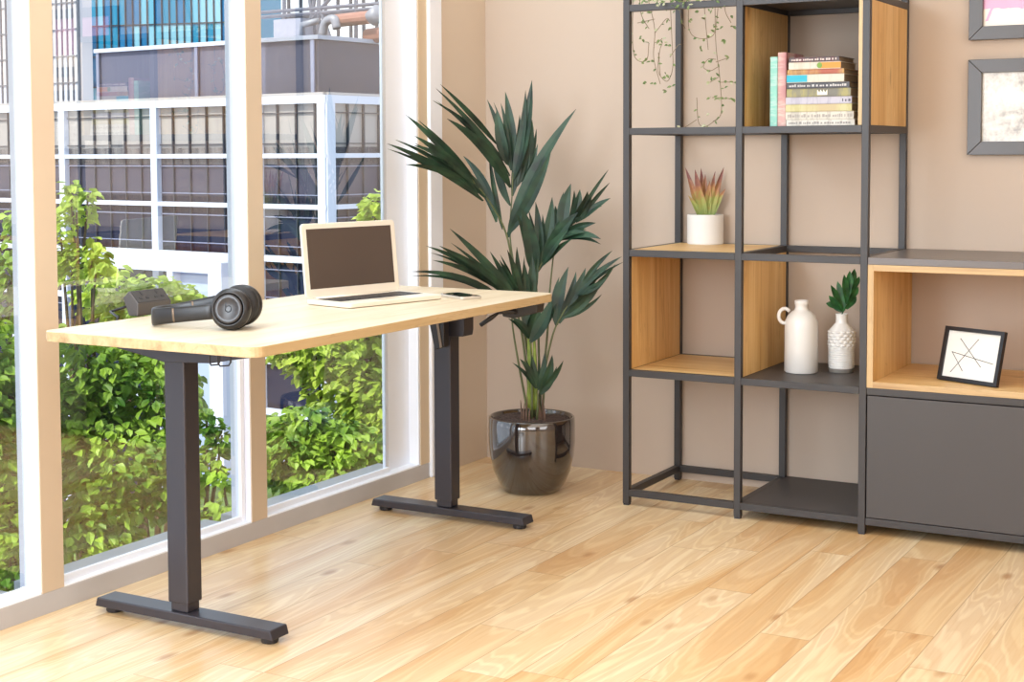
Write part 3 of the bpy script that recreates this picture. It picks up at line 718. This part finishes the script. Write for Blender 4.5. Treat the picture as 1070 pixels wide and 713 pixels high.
# ------------------------------------------------------------------ textured vase with a green sprig
vc = at(879, 388.5, 2, ZT[1]); vD = (vc-CAM).dot(FW); s_ = vD/FPX
vs_ = thing('bud_vase', 'small white ribbed and scalloped vase holding a green leafy sprig', 'vase', (vc.x, vc.y, ZT[1]))
mb = MB(); seg = 144; prof = []
H = 61*s_; Rv = 13.4*s_
def vr(z):
    t_ = z/H
    if t_ < .70: r = Rv*(.93+.07*min(1, t_/.15))
    elif t_ < .84: r = Rv*(1-(t_-.70)/.14*.52)
    else: r = Rv*(.48-.03*math.sin((t_-.84)/.16*PI))
    return r
nz_ = 90; vsx = []
for i in range(nz_+1):
    z_ = H*i/nz_; t_ = i/nz_
    for k in range(seg):
        a = 2*PI*k/seg; r = vr(z_)
        if .05 < t_ < .42: r += .0014*math.sin(t_*2*PI*26)
        elif .42 <= t_ < .74: r += .0038*abs(math.sin(t_*PI*18))*abs(math.sin(a*7+PI/2*(int(t_*18) % 2)))**1.5
        vsx.append((r*math.cos(a), r*math.sin(a), z_+.0))
mb.add(vsx, [(i*seg+k, i*seg+(k+1) % seg, (i+1)*seg+(k+1) % seg, (i+1)*seg+k) for i in range(nz_) for k in range(seg)] + [tuple(range(seg))[::-1]])
mb.m = [1 if i < 6*seg else 0 for i in range(len(mb.f))]
obj('body', mb, [M['white_ceramic'], M['grey_ceramic']], vs_, smooth=True)
sprig = thing('leafy_sprig', 'dark green lobed leaf sprig standing in the textured white vase', 'sprig', (vc.x, vc.y, ZT[1]+.01))
def vp(u, v, d=0): return atd(u, v, vD+d)
mb = MB().tube([Vector((vc.x, vc.y, ZT[1]+.03)), vp(879, 330, 0), vp(881, 326), vp(884, 318), vp(888, 300), vp(893, 288)], [.0022, .002, .002, .0018, .0015, .001], 6)
obj('stem', mb, M['sprig'], sprig, world=True)
mb = MB()
for (b0, t0, w, d) in (((881,326),(868,298),7,-.01),((880,325),(866,309),6,-.02),((878,322),(863,317),6,0),((883,322),(875,294),6,.01),((885,318),(882,287),7,-.01),((887,312),(888,283),7,0),((889,305),(893,281),7,.01),((890,306),(898,289),6,-.02),((887,315),(897,300),7,-.01),((884,323),(895,310),7,-.02),((880,326),(870,318),6,.02),((882,325),(872,304),7,.02)):
    mb.blade(vp(*b0), vp(t0[0], t0[1], d), w*s_*1.15, (0, 0, .003), -FW+RT*random.uniform(-.6, .6), 6, .2, .6, .4)
obj('leaves', mb, M['sprig'], sprig, world=True)

# ------------------------------------------------------------------ small photo frame on the sideboard
fz = ZT[1]+.019
fl, fr2 = at(981.5, 396.5, 2, fz), at(1043.5, 405.5, 2, fz)
fdir = (fr2-fl); FWd = fdir.length; fdir.normalize(); fn = Vector((fdir.y, -fdir.x, 0))
tlt = math.radians(14); fu = Vector((0, 0, math.cos(tlt)))-fn*math.sin(tlt); ff = fn*math.cos(tlt)+Vector((0, 0, math.sin(tlt)))
FH = .168
pf = thing('picture_frame', 'small black tabletop frame with a crossing-lines drawing on the sideboard', 'picture frame', fl)
def fp(x, y, d=0): return fl+fdir*x*FWd+fu*y*FH+ff*d
bw = .012
ex, ey = bw/FWd, bw/FH
mb = MB()
for q in ([(0,0),(1,0),(1-ex,ey),(ex,ey)], [(1,0),(1,1),(1-ex,1-ey),(1-ex,ey)], [(1,1),(0,1),(ex,1-ey),(1-ex,1-ey)], [(0,1),(0,0),(ex,ey),(ex,1-ey)]):
    mb.prism([fp(x, y, 0) for x, y in q], ff*.014)
obj('frame', mb, M['black'], pf, world=True)
obj('artwork', MB().prism([fp(ex*.9, ey*.9, .002), fp(1-ex*.9, ey*.9, .002), fp(1-ex*.9, 1-ey*.9, .002), fp(ex*.9, 1-ey*.9, .002)], ff*.004), M['paper'], pf, world=True)
def uvq(zx, zy):   # within the drawing
    # bilinear from the photo's picture corners
    x = (zx-430+ (zy-425)*.098)/198; y = 1-((zy-425)-(zx-430)*.126)/152
    return ex+x*(1-2*ex), ey+y*(1-2*ey)
mb = MB()
for a, b_ in (((475,455),(555,548)), ((540,460),(447,562)), ((447,497),(600,540)), ((447,497),(490,560))):
    pa, pb = uvq(*a), uvq(*b_); mb.tube([fp(*pa, .0062), fp(*pb, .0062)], .0011, 5)
for a in ((475,455),(540,460),(447,497),(447,562),(555,548)):
    q = fp(*uvq(*a), .0062); mb.tube([q-ff*.0003, q+ff*.0006], .0016, 8)
obj('line_drawing', mb, M['ink'], pf, world=True)
so = fl+fdir*FWd*.5+fu*FH*.6; 
obj('stand_leg', MB().obox(so-fdir*.02, fdir*.04, Vector((-fn.x*.09, -fn.y*.09, -so.z+fz)), ff*-.002), M['black'], pf, world=True)

# ------------------------------------------------------------------ wall pictures
def wallpic(name, label, x0, z0, w, h, bw, art):
    o = thing(name, label, 'picture', (x0, 0, z0))
    d = .028
    for q in ([(0,0),(w,0),(w-bw,bw),(bw,bw)], [(w,0),(w,h),(w-bw,h-bw),(w-bw,bw)], [(w,h),(0,h),(bw,h-bw),(w-bw,h-bw)], [(0,h),(0,0),(bw,bw),(bw,h-bw)]):
        q = [Vector(p) for p in q]; c_ = sum(q, Vector((0, 0)))/4
        q = [p+(c_-p).normalized()*.0006 for p in q]
        obj('frame_side', MB().prism([(p.x, -.001, p.y) for p in q], (0, -d, 0)), M['frame_grey'], o, bevel=.001)
    obj('artwork', MB().box((bw*.8, -.012, bw*.8), (w-bw*.8, -.004, h-bw*.8)), art, o)
    return o
M['frame_grey'] = plain('graphite_frame', '4a4644', .35, .3, .05, 4)
t = NT('mountain_print'); co = t.coord(); sx = t.n('ShaderNodeSeparateXYZ', {0: co})
n1 = t.noise(t.mapping(co, (9, 1, 14)), 1.0, 6, .62, .6); n2 = t.noise(t.mapping(co, (60, 1, 45)), 1.0, 4, .6)
f = t.math('ADD', t.math('MULTIPLY', n1, .7), t.math('MULTIPLY', n2, .3))
t.l(t.ramp(f, [(.38, '9d9791'), (.47, 'cbc6be'), (.56, 'e2ded6')]), t.b.inputs['Base Color']); t.b.inputs['Roughness'].default_value = .3; M['art_a'] = t.m
t = NT('pink_cream_print'); co = t.coord(); sx = t.n('ShaderNodeSeparateXYZ', {0: co})
f = t.math('ADD', sx.outputs[2], t.math('MULTIPLY', t.math('SUBTRACT', t.noise(co, 18, 3), .5), .03))
dr = t.math('ABSOLUTE', t.math('SUBTRACT', t.math('ADD', sx.outputs[0], t.math('MULTIPLY', f, -.45)), .025))
mk = t.math('MULTIPLY', t.math('LESS_THAN', dr, .005), t.math('GREATER_THAN', f, .062))
pk = t.math('MAXIMUM', t.math('GREATER_THAN', f, .098), mk)
t.l(t.mix(pk, lin('ede0d0'), lin('d79bbb')), t.b.inputs['Base Color']); t.b.inputs['Roughness'].default_value = .3; M['art_b'] = t.m
wallpic('wall_picture', 'graphite-framed pale snowy mountain print, the lower of two on the back wall', 1.8205, 1.177, .44, .308, .043, M['art_a'])
wallpic('wall_picture', 'graphite-framed pink and cream print, the upper of two on the back wall', 1.8205, 1.548, .44, .308, .043, M['art_b'])

# ------------------------------------------------------------------ trailing vine
VY = -.43
vine = thing('trailing_vine', 'trailing vine with tiny variegated leaves hanging from the top shelf', 'hanging plant', (1.0, -.25, ZT[5]))
vb = [at(711, 0, 1, -.25).x]
obj('planter', MB().lathe([(.065, 0), (.075, .004), (.085, .11), (.088, .115), (.08, .115), (.076, .1), (0, .098)], (0, 0, 0), 32), M['white_ceramic'], vine, smooth=True)
def vq(u, v, d=0): return at(u, v, 1, VY+d)
stems = [[(676,-6),(684,30),(683,60),(690,88)], [(662,-5),(661,25),(662,55),(668,64),(676,62),(678,45)], [(700,-5),(702,40),(703,70),(697,85),(688,75),(689,55),(692,45)],
 [(720,-6),(720,30),(730,40),(745,37),(749,20),(751,-4)], [(747,-6),(748,45),(752,80),(754,110),(752,122),(745,127)], [(735,-6),(737,20),(740,52)], [(752,122),(738,132),(730,128),(728,102)],
 [(753,86),(765,86),(778,88)], [(753,102),(744,102)], [(753,103),(766,103)], [(748,65),(762,60)], [(684,20),(666,24)], [(684,35),(696,20),(700,22)], [(684,45),(690,42),(692,40)], [(690,80),(688,55)],
 [(728,125),(716,133),(711,136)], [(752,80),(742,86)], [(700,60),(708,48),(712,46)], [(748,62),(740,62),(735,70),(742,74),(750,70)], [(668,-6),(670,15),(678,30)], [(708,-6),(712,20),(716,30)], [(757,-6),(758,12),(764,24)]]
mb = MB(); lm = MB(); rr = random.Random(5)
for st in stems:
    dd = rr.uniform(-.03, .1)
    if st[0][1] >= 0 and len(st) <= 5: dd = .03
    cv_ = curve([vq(u, v, dd) for u, v in st], 7)
    if st[0][1] < 0:
        top = cv_[0]; cv_ = curve([Vector((1.0+(top.x-1.0)*.4, -.29, ZT[5]+.12)), Vector((1.0+(top.x-1.0)*.8, SY0-.02, ZT[5]+.05)), Vector((top.x, SY0-.02, ZT[5]-.1)), top], 5)[:-1]+cv_
    mb.tube(cv_, .0011, 5)
    for p in cv_[::2]:
        if p.z < 1.72 and rr.random() < .5:
            d = Vector((rr.uniform(-1, 1), rr.uniform(-.6, .2), rr.uniform(-.9, .3))).normalized()
            lm.cm = 1 if rr.random() < .15 else 0
            lm.leaf(p, d, Vector((rr.uniform(-.5, .5), -1, rr.uniform(0, 1))), rr.uniform(.011, .019), rr.uniform(.006, .010))
for _ in range(150):     # denser at the top edge
    u = rr.gauss(705, 22) if rr.random() < .5 else rr.uniform(660, 768); v = abs(rr.gauss(0, 9)) - 6
    d = Vector((rr.uniform(-1, 1), rr.uniform(-.6, .2), rr.uniform(-.9, .3))).normalized(); lm.cm = 1 if rr.random() < .2 else 0
    lm.leaf(vq(u, v, rr.uniform(-.07, .05)), d, Vector((rr.uniform(-.5, .5), -1, rr.uniform(0, 1))), rr.uniform(.010, .019), rr.uniform(.006, .011))
for u, v in ((752,30),(745,28),(732,52),(757,41),(766,27),(740,63),(762,60),(742,86),(757,92),(742,102),(766,103),(778,88),(738,120),(733,132),(711,134),(696,78),(693,80),(668,40),(671,41),(690,42),(694,44),(698,47),(680,64),(672,86),(683,87),(702,90),(697,95)):
    lm.cm = 1 if v > 118 or rr.random() < .12 else 0
    for _ in range(2): lm.leaf(vq(u, v, .02), Vector((rr.uniform(-1, 1), -.3, rr.uniform(-.8, .4))), Vector((rr.uniform(-.4, .4), -1, .6)), rr.uniform(.012, .020), rr.uniform(.006, .011))
obj('stems', mb, M['vine_stem'], vine, world=True)
obj('leaves', lm, [M['vine'], M['vine_pale']], vine, world=True)

# ------------------------------------------------------------------ outside: roof terrace, shrubs
t = NT('roof_grass'); nz = t.noise(t.coord(), 6, 5, .7)
t.l(t.ramp(nz, [(.35, '2c3d14'), (.65, '5f7a2a')]), t.b.inputs['Base Color']); t.b.inputs['Roughness'].default_value = .9; M['grass'] = t.m
struct('terrace', MB().box((-4.6, -7, -1.6), (-.26, 9, -1.35)), M['grass'], label='planted terrace bed below the windows', cat='terrace')
struct('street', MB().box((-160, -20, -14.5), (120, 200, -14.2)), plain('street_paving', '8a8782', .9, 0, .1, .2), label='paved street far below the building', cat='ground')
struct('roof_overhang', MB().box((-1.9, RY-.15, 2.78), (-.26, 2.5, 2.95)), M['white_paint'], label='unseen flat slab added above the windows to block the sun', cat='sun blocker')  # added out of view to keep direct sun off the floor
rg = random.Random(11)
def shrub(label, blobs, mat, count, foot, lsize=(.042, .07)):
    s0 = thing('garden_shrub', label, 'shrub', foot, 0, 'leafy shrubs outside the windows')
    mb = MB(); cs = []
    for u, v, D, rx, rz in blobs:
        c = atd(u, v, D); k = D/FPX; cs.append((c, rx*k, rz*k))
    tot = sum(a*b for _, a, b in cs)
    for c, a, b in cs:
        for _ in range(int(1.5*count*a*b/tot)):
            d = Vector((rg.gauss(0, 1), rg.gauss(0, 1), rg.gauss(0, 1))).normalized(); q = d*(rg.random()**.38)
            p = c+Vector((q.x*a, q.y*a*.8, q.z*b))
            ld = Vector((d.x+rg.uniform(-.8, .8), d.y+rg.uniform(-.8, .8), -.35+rg.uniform(-.6, .5)))
            nn = Vector((rg.uniform(-.7, .7), rg.uniform(-.9, .3), 1))
            L = rg.uniform(*lsize); mb.leaf(p, ld, nn, L, L*rg.uniform(.62, .8))
    obj('foliage', mb, mat, s0, world=True)
    tb = MB(); f = Vector(foot)
    for c, a, b in cs:
        m_ = f.lerp(c, .5)+Vector((rg.uniform(-.08, .08), rg.uniform(-.08, .08), .1))
        tb.tube(curve([f, m_, c], 4), [.022-.017*i/8 for i in range(9)], 6)
    obj('branches', tb, M['bark'], s0, world=True)
def foot(u, D): p = atd(u, 400, D); return (p.x, p.y, -1.35)
shrub('bright green sapling rising left of the desk, tallest in the middle pane', [(80,222,7.2,20,24),(92,205,7.2,10,10),(95,265,7.2,22,20),(74,200,7.2,9,14),(64,250,7.2,14,40),(100,285,7.1,34,18),(75,275,7.2,22,20)], M['tree_a'], 300, foot(86, 7.2))
shrub('wide dark green hedge bush seen under the left half of the desk', [(95,395,6.9,62,60),(160,420,6.9,55,58),(60,450,6.8,60,60),(120,490,6.7,85,60),(70,560,6.6,80,60),(160,350,7.2,62,34)], M['tree_b'], 3300, foot(105, 6.9))
shrub('yellow-green low bush behind the power block at the desk back', [(165,312,7.6,44,24),(120,310,7.6,46,24),(190,318,7.6,24,18)], M['tree_a'], 620, foot(160, 7.6))
shrub('sparse light green bush between the near desk leg and the mullion post', [(216,440,6.7,14,16),(232,455,6.7,14,12),(222,475,6.7,20,14),(232,500,6.6,22,12),(180,500,6.6,28,46),(230,535,6.5,24,12)], M['tree_b'], 330, foot(215, 6.7))
shrub('tall pale green tree filling the right pane below the desk', [(365,390,7.9,52,58),(330,372,7.9,38,30),(390,330,7.9,34,50),(392,222,7.9,17,24),(398,255,7.9,16,40),(300,368,7.9,22,14),(395,430,7.8,50,50)], M['tree_a'], 2600, foot(375, 7.9))
shrub('deep green round bush low in the right pane', [(315,452,7.2,40,30),(350,470,7.2,50,34),(300,480,7.1,40,34),(395,480,7.2,44,30),(350,505,7.0,60,18)], M['tree_b'], 1700, foot(325, 7.2))
shrub('green bush at the far left picture edge behind the first pane', [(8,300,6.6,22,50),(0,400,6.5,34,70),(5,500,6.4,40,70),(-30,430,6.4,60,120),(15,238,6.7,12,20),(12,580,6.3,50,50)], M['tree_b'], 1900, foot(5, 6.5))

# ------------------------------------------------------------------ outside: buildings
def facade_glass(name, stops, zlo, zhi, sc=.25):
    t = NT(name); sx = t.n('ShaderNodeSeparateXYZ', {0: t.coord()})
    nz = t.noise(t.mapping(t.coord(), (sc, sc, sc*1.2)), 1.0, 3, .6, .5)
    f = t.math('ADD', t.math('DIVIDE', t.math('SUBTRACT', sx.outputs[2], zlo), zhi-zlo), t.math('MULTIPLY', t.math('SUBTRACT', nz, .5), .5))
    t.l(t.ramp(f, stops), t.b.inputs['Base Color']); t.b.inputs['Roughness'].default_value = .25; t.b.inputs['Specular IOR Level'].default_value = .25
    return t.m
M['band_white'] = plain('facade_white', 'cdd3e2', .6, 0, .02, .3)
M['grey_clad'] = plain('grey_cladding', '5f6176', .6, 0, .05, .2)
M['mull_dark'] = plain('dark_glazing_bar', '2f3440', .5)
M['mull_mid'] = plain('grey_glazing_bar', '70737c', .5)
M['mull_light'] = plain('pale_glazing_bar', '8489a0', .5)
DB = 40.
Cc = atd(341, 160, DB); e1 = Vector((-.9954, .0958, 0)); n1 = Vector((-.0958, -.9954, 0)); e2 = Vector((.0958, .9954, 0)); n2 = Vector((.9954, -.0958, 0))
bld = thing('office_building', 'white-framed office building with gridded dark glazing across the street', 'building', (Cc.x, Cc.y, -14.2))
def zf(v, u=341): return hit(u, v, Cc, n1).z
zr_t, zr_b = zf(99), zf(107.5)
rowspx = [(160.3, 165.2), (214.5, 219.5), (270, 276.5)]
bands = [(zr_t, zr_b)]+[(zf(a), zf(b)) for a, b in rowspx]
stepz = bands[2][0]-bands[3][0]
for i in range(4): bands.append((bands[-1][0]-stepz, bands[-1][1]-stepz))
zbot = -14.2
def tpx(u): q = hit(u, 160, Cc, n1); return (q-Cc).dot(e1)
def tpx2(u): q = hit(u, 160, Cc, n2); return (q-Cc).dot(e2)
Lf = tpx(-330); Lr = 14.
bw_ = tpx(333)
def fpt(t_, z_, d=0, face=1):
    q = Cc+(e1*t_+n1*d if face == 1 else e2*t_+n2*d); return Vector((q.x, q.y, z_))
def fbox(mb, t0, t1, z0, z1, d0, d1, face=1):
    a = fpt(t0, z0, d0, face); e = e1 if face == 1 else e2; n_ = n1 if face == 1 else n2
    mb.obox(a, e*(t1-t0), n_*(d1-d0), (0, 0, z1-z0))
# core volume, glass coloured per storey, reflections painted into the top one
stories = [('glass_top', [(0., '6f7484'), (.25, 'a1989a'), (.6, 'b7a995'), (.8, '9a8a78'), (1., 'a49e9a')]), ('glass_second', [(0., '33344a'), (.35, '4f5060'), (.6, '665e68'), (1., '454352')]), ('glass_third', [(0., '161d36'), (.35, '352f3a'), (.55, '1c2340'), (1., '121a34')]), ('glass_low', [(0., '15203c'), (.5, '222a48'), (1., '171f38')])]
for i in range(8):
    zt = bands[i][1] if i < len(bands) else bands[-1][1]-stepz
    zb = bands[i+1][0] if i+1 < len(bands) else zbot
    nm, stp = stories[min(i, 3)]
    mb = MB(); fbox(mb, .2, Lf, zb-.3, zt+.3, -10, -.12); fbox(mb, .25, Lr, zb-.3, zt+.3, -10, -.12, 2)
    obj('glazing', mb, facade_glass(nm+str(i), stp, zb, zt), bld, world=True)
    if zb == zbot: break
mb = MB()
for a, b in bands: fbox(mb, -.02, Lf, b, a, -.2, .05); fbox(mb, -.02, Lr, b, a, -.2, .05, 2)
obj('floor_band', mb, M['band_white'], bld, world=True)
bay = tpx(66)-tpx(162); c0_ = tpx(162); cols = [c0_+bay*k for k in range(-1, 6)]; hw = .13
mb = MB()
for c in cols: fbox(mb, c-hw, c+hw, zbot, zr_t, -.2, .06)
fbox(mb, 0, bw_, zbot, zr_t, -.2, .06); fbox(mb, -.02, tpx2(349), zbot, zr_t, -.2, .06, 2)
for k in range(1, 5): c = tpx2(349)+k*bay*.62; fbox(mb, c-hw, c+hw, zbot, zr_t, -.2, .06, 2)
obj('facade_column', mb, M['band_white'], bld, world=True)
mb = MB(); m2 = MB()
x = cols[-1]
while x > bw_+.1:
    fbox(mb, x-.02, x+.02, bands[1][1], zr_b, -.15, -.04); fbox(mb, x-.016, x+.016, bands[5][0], bands[1][0], -.15, -.06); x -= bay/6
x = tpx2(349)
while x < Lr: fbox(mb, x-.02, x+.02, bands[1][1], zr_b, -.15, -.04, 2); fbox(mb, x-.016, x+.016, bands[5][0], bands[1][0], -.15, -.06, 2); x += bay/6.2
for i in range(5):
    zt, zb = bands[i][1], bands[i+1][0]
    for f in (.20, .82):
        z_ = zb+(zt-zb)*f; tgt = mb if i == 0 else m2
        fbox(tgt, 0, Lf, z_-.013, z_+.013, -.15, -.06); fbox(tgt, 0, Lr, z_-.013, z_+.013, -.15, -.06, 2)
obj('glazing_bar', mb, M['mull_dark'], bld, world=True); obj('glazing_bar', m2, M['mull_light'], bld, world=True)
# set-back penthouse with white coping
off = n1*-1.0+n2*-.35; Cp = Cc+off
def zp(v, u=333): return hit(u, v, Cp, n1).z
def ppt(u): return (hit(u, 100, Cp, n1)-Cp).dot(e1)
pt0, pt1 = ppt(333), ppt(104); zc = zp(36.5); zc2 = zp(41)
CpS = Cp+e1*pt0
mb = MB().obox(Vector((CpS.x, CpS.y, zr_t)), e1*(pt1-pt0), -n1*9, (0, 0, zc2-zr_t)).obox(Vector((CpS.x, CpS.y, zr_t)), e1*2, e2*12, (0, 0, zc2-zr_t))
obj('penthouse', mb, M['grey_clad'], bld, world=True)
q = CpS-e1*.1+n1*.12
mb = MB().obox(Vector((q.x, q.y, zc2)), e1*(pt1-pt0+.2), -n1*9.2, (0, 0, zc-zc2)).obox(Vector((q.x, q.y, zc2)), e1*2.2, e2*12.2, (0, 0, zc-zc2))
obj('coping', mb, M['band_white'], bld, world=True)
mb = MB()
for u in (330.5, 209, 106):
    q = Cp+e1*ppt(u)+n1*.04; mb.obox(Vector((q.x, q.y, zr_t)), e1*.12, n1*.05, (0, 0, zc2-zr_t))
obj('corner_strip', mb, M['mull_light'], bld, world=True)
# porch: white canopy beam on a broad pale pillar
zpb = zf(268, 180); 
mb = MB(); fbox(mb, tpx(262), tpx(112), zf(279, 180), zpb, .05, 1.2)
fbox(mb, tpx(262), tpx(248), zbot, zf(279, 180), .05, 1.2); fbox(mb, tpx(211), tpx(205), zbot, zf(279, 180), .05, 1.2)
obj('porch_frame', mb, M['band_white'], bld, world=True)
mb = MB(); fbox(mb, tpx(248), tpx(211), zbot, zf(279, 180), .05, .9)
obj('porch_panel', mb, plain('pale_blue_panel', 'a3b3cd', .5, 0, .03, .3), bld, world=True)

def tower(name, label, u0, u1, D, vtop, mats, cell, barmat, barw, ang, depth=12, slope_cells=None):
    a, b = atd(u0, 160, D), atd(u1, 160, D)
    ex_ = Vector((math.cos(ang), math.sin(ang), 0)); nn = Vector((ex_.y, -ex_.x, 0))
    a = hit(u0, 160, b, nn); L = (b-a).dot(ex_); ztop = hit(u1, vtop, b, nn).z
    o = thing(name, label, 'building', (a.x, a.y, -14.2))
    a0 = Vector((a.x, a.y, -14.2))
    obj('body', MB().obox(a0, ex_*L, -nn*depth, (0, 0, ztop+14.2)), mats[0], o, world=True)
    mb = MB(); cw, ch = cell; rr_ = random.Random(u0)
    nx = int(L/cw)+1; nzz = int((ztop+2)/ch)+1
    for i in range(nx):
        for j in range(nzz):
            mb.cm = rr_.randrange(len(mats)); x0_ = i*cw; x1_ = min(L, (i+1)*cw)
            if x1_-x0_ < .05: continue
            mb.obox(a0+ex_*x0_+nn*.02+Vector((0, 0, 12.2+j*ch)), ex_*(x1_-x0_), nn*.05, (0, 0, ch))
    obj('window_panels', mb, mats, o, world=True)
    mb = MB()
    for i in range(nx+1): 
        x0_ = min(L, i*cw); mb.obox(a0+ex_*(x0_-barw/2)+Vector((0, 0, 12.)), ex_*barw, nn*.16, (0, 0, ztop+2.2))
    for j in range(nzz+1): mb.obox(a0+Vector((0, 0, 12.2+j*ch-barw/2)), ex_*L, nn*.14, (0, 0, barw))
    obj('mullion_grid', mb, barmat, o, world=True)
    return o
def gl(name, c, r=.2): return plain(name, c, r, 0, .12, .15, spec=.3)
tw = [gl('teal_glass_a', '2b8bb0'), gl('teal_glass_b', '6fb7cf'), gl('teal_glass_c', '1d5f8a'), gl('teal_glass_d', '8fc6d8'), gl('teal_glass_e', '2f79a8')]
tower('glass_tower', 'tall teal blue glass tower behind the office building', 90, 258, 84, -40, tw, (.46, 1.75), M['mull_dark'], .06, math.radians(14), 5)
pl = [gl('pale_glass_a', 'dcd7da'), gl('pale_glass_b', 'e6dcd6'), gl('pale_glass_c', 'cfd3de'), gl('pale_glass_d', 'dedfe8')]
tower('pale_office_tower', 'pale gridded office tower left of the teal glass tower', -90, 86, 78, -40, pl, (.42, 1.38), M['mull_mid'], .07, math.radians(-5.5), .8)
tower('rooftop_block', 'white block with dark gridded windows behind the rooftop pipes', 268, 430, 92, -40, [gl('roof_pane_a', 'f2f3f6'), gl('roof_pane_b', 'e6e7ec')], (1.05, 1.7), M['mull_dark'], .2, math.radians(-5.5), 5)
# rooftop plant on the penthouse roof
rp_ = thing('rooftop_ductwork', 'brown and grey ducts with steel struts on the penthouse roof', 'ducts', (CpS.x, CpS.y, zc))
def rq(u, v, d): return hit(u, v, Cp+n1*-d, n1)
mb = MB().tube([rq(350, 22, 2), rq(386, 18, 2)], .19, 12).tube([rq(384, 38, 2.4), rq(400, 36, 2.4)], .22, 12)
obj('brown_duct', mb, plain('rust_duct', '9a6a5a', .6), rp_, world=True)
mb = MB().tube(curve([rq(337, 37, 1.6), rq(340, 24, 1.6), rq(349, 20, 1.6), rq(352, 30, 1.6)], 5), .13, 10).tube([rq(316, 37, 2), rq(316, 26, 2), rq(332, 22, 2)], .1, 8).tube([rq(388, 20, 1.8), rq(397, 12, 1.8)], .24, 10)
obj('grey_duct', mb, plain('duct_grey', '8d8f97', .5, .3), rp_, world=True, smooth=True)
mb = MB()
for a, b in (((322,40),(330,-10)), ((330,40),(322,-10)), ((345,40),(333,5)), ((318,30),(350,-8)), ((274,13),(420,2)), ((274,18),(420,7)), ((297,40),(297,-20)), ((333,40),(333,-20)), ((372,40),(372,-20))):
    mb.tube([rq(*a, 2.8), rq(*b, 2.8)], .06, 6)
obj('steel_strut', mb, plain('strut_grey', '5e6270', .5), rp_, world=True)
obj('ac_cabinet', MB().obox(rq(286, 40, 2.2), -e1*1.1, -n1*1, (0, 0, .55)), plain('cabinet_grey', '9a9aa6', .5), rp_, world=True)

# ------------------------------------------------------------------ light
w = bpy.data.worlds.new('sky'); bpy.context.scene.world = w; w.use_nodes = True
bg = w.node_tree.nodes['Background']; bg.inputs[0].default_value = (.72, .84, 1, 1); bg.inputs[1].default_value = 2.1
def lamp(name, typ, loc, rot, energy, color=(1, 1, 1), **k):
    d = bpy.data.lights.new(name, typ); d.energy = energy; d.color = color
    for a, b in k.items(): setattr(d, a, b)
    o = bpy.data.objects.new(name, d); C.objects.link(o); o.location = loc; o.rotation_euler = rot; return o
def aim(o, target): o.rotation_euler = (Vector(target)-o.location).to_track_quat('-Z', 'Y').to_euler()
s = lamp('sun', 'SUN', (0, 0, 10), (0, 0, 0), 5.2, (1, .96, .84), angle=.03); aim(s, Vector((0, 0, 10))+Vector((.28, .75, -.85)))
a = lamp('window_side_fill', 'AREA', (.25, -2.8, 2.3), (0, 0, 0), 60, (.78, .89, 1), shape='RECTANGLE', size=5.2, size_y=.7); aim(a, (1.9, -2.6, 0))  # added lamp inside the room, stands in for daylight from the windows
a = lamp('ceiling_fill', 'AREA', (2.6, -3.4, 2.7), (0, 0, 0), 50, (1, .98, .95), shape='RECTANGLE', size=3.4, size_y=4.4)  # soft box added below the ceiling, not a fitting of the room
a = lamp('room_fill', 'AREA', (3.6, -6.6, 1.9), (0, 0, 0), 66, (.96, .97, 1), shape='RECTANGLE', size=2.6, size_y=1.6); aim(a, (.6, -1.6, .5))
a = lamp('low_fill', 'AREA', (.9, -6.9, 1.3), (0, 0, 0), 40, (.88, .94, 1), shape='RECTANGLE', size=1.6, size_y=1.4); aim(a, (.2, -1.6, .1))
a = lamp('left_side_fill', 'AREA', (.35, -5.5, 1.5), (0, 0, 0), 85, (.76, .88, 1), shape='RECTANGLE', size=1.0, size_y=1.8); aim(a, (.9, -1.9, .0))  # unseen lamp added to brighten the floor around the desk
a = lamp('right_side_fill', 'AREA', (5.35, -3.2, 1.7), (0, 0, 0), 46, (.97, .98, 1), shape='RECTANGLE', size=2.4, size_y=1.6); aim(a, (0, -1.2, .9))  # unseen lamp added to lift the window frames and shelf panels

vsn = bpy.context.scene.view_settings
vsn.view_transform = 'Standard'; vsn.look = 'None'; vsn.exposure = 0.0; vsn.gamma = 1.0
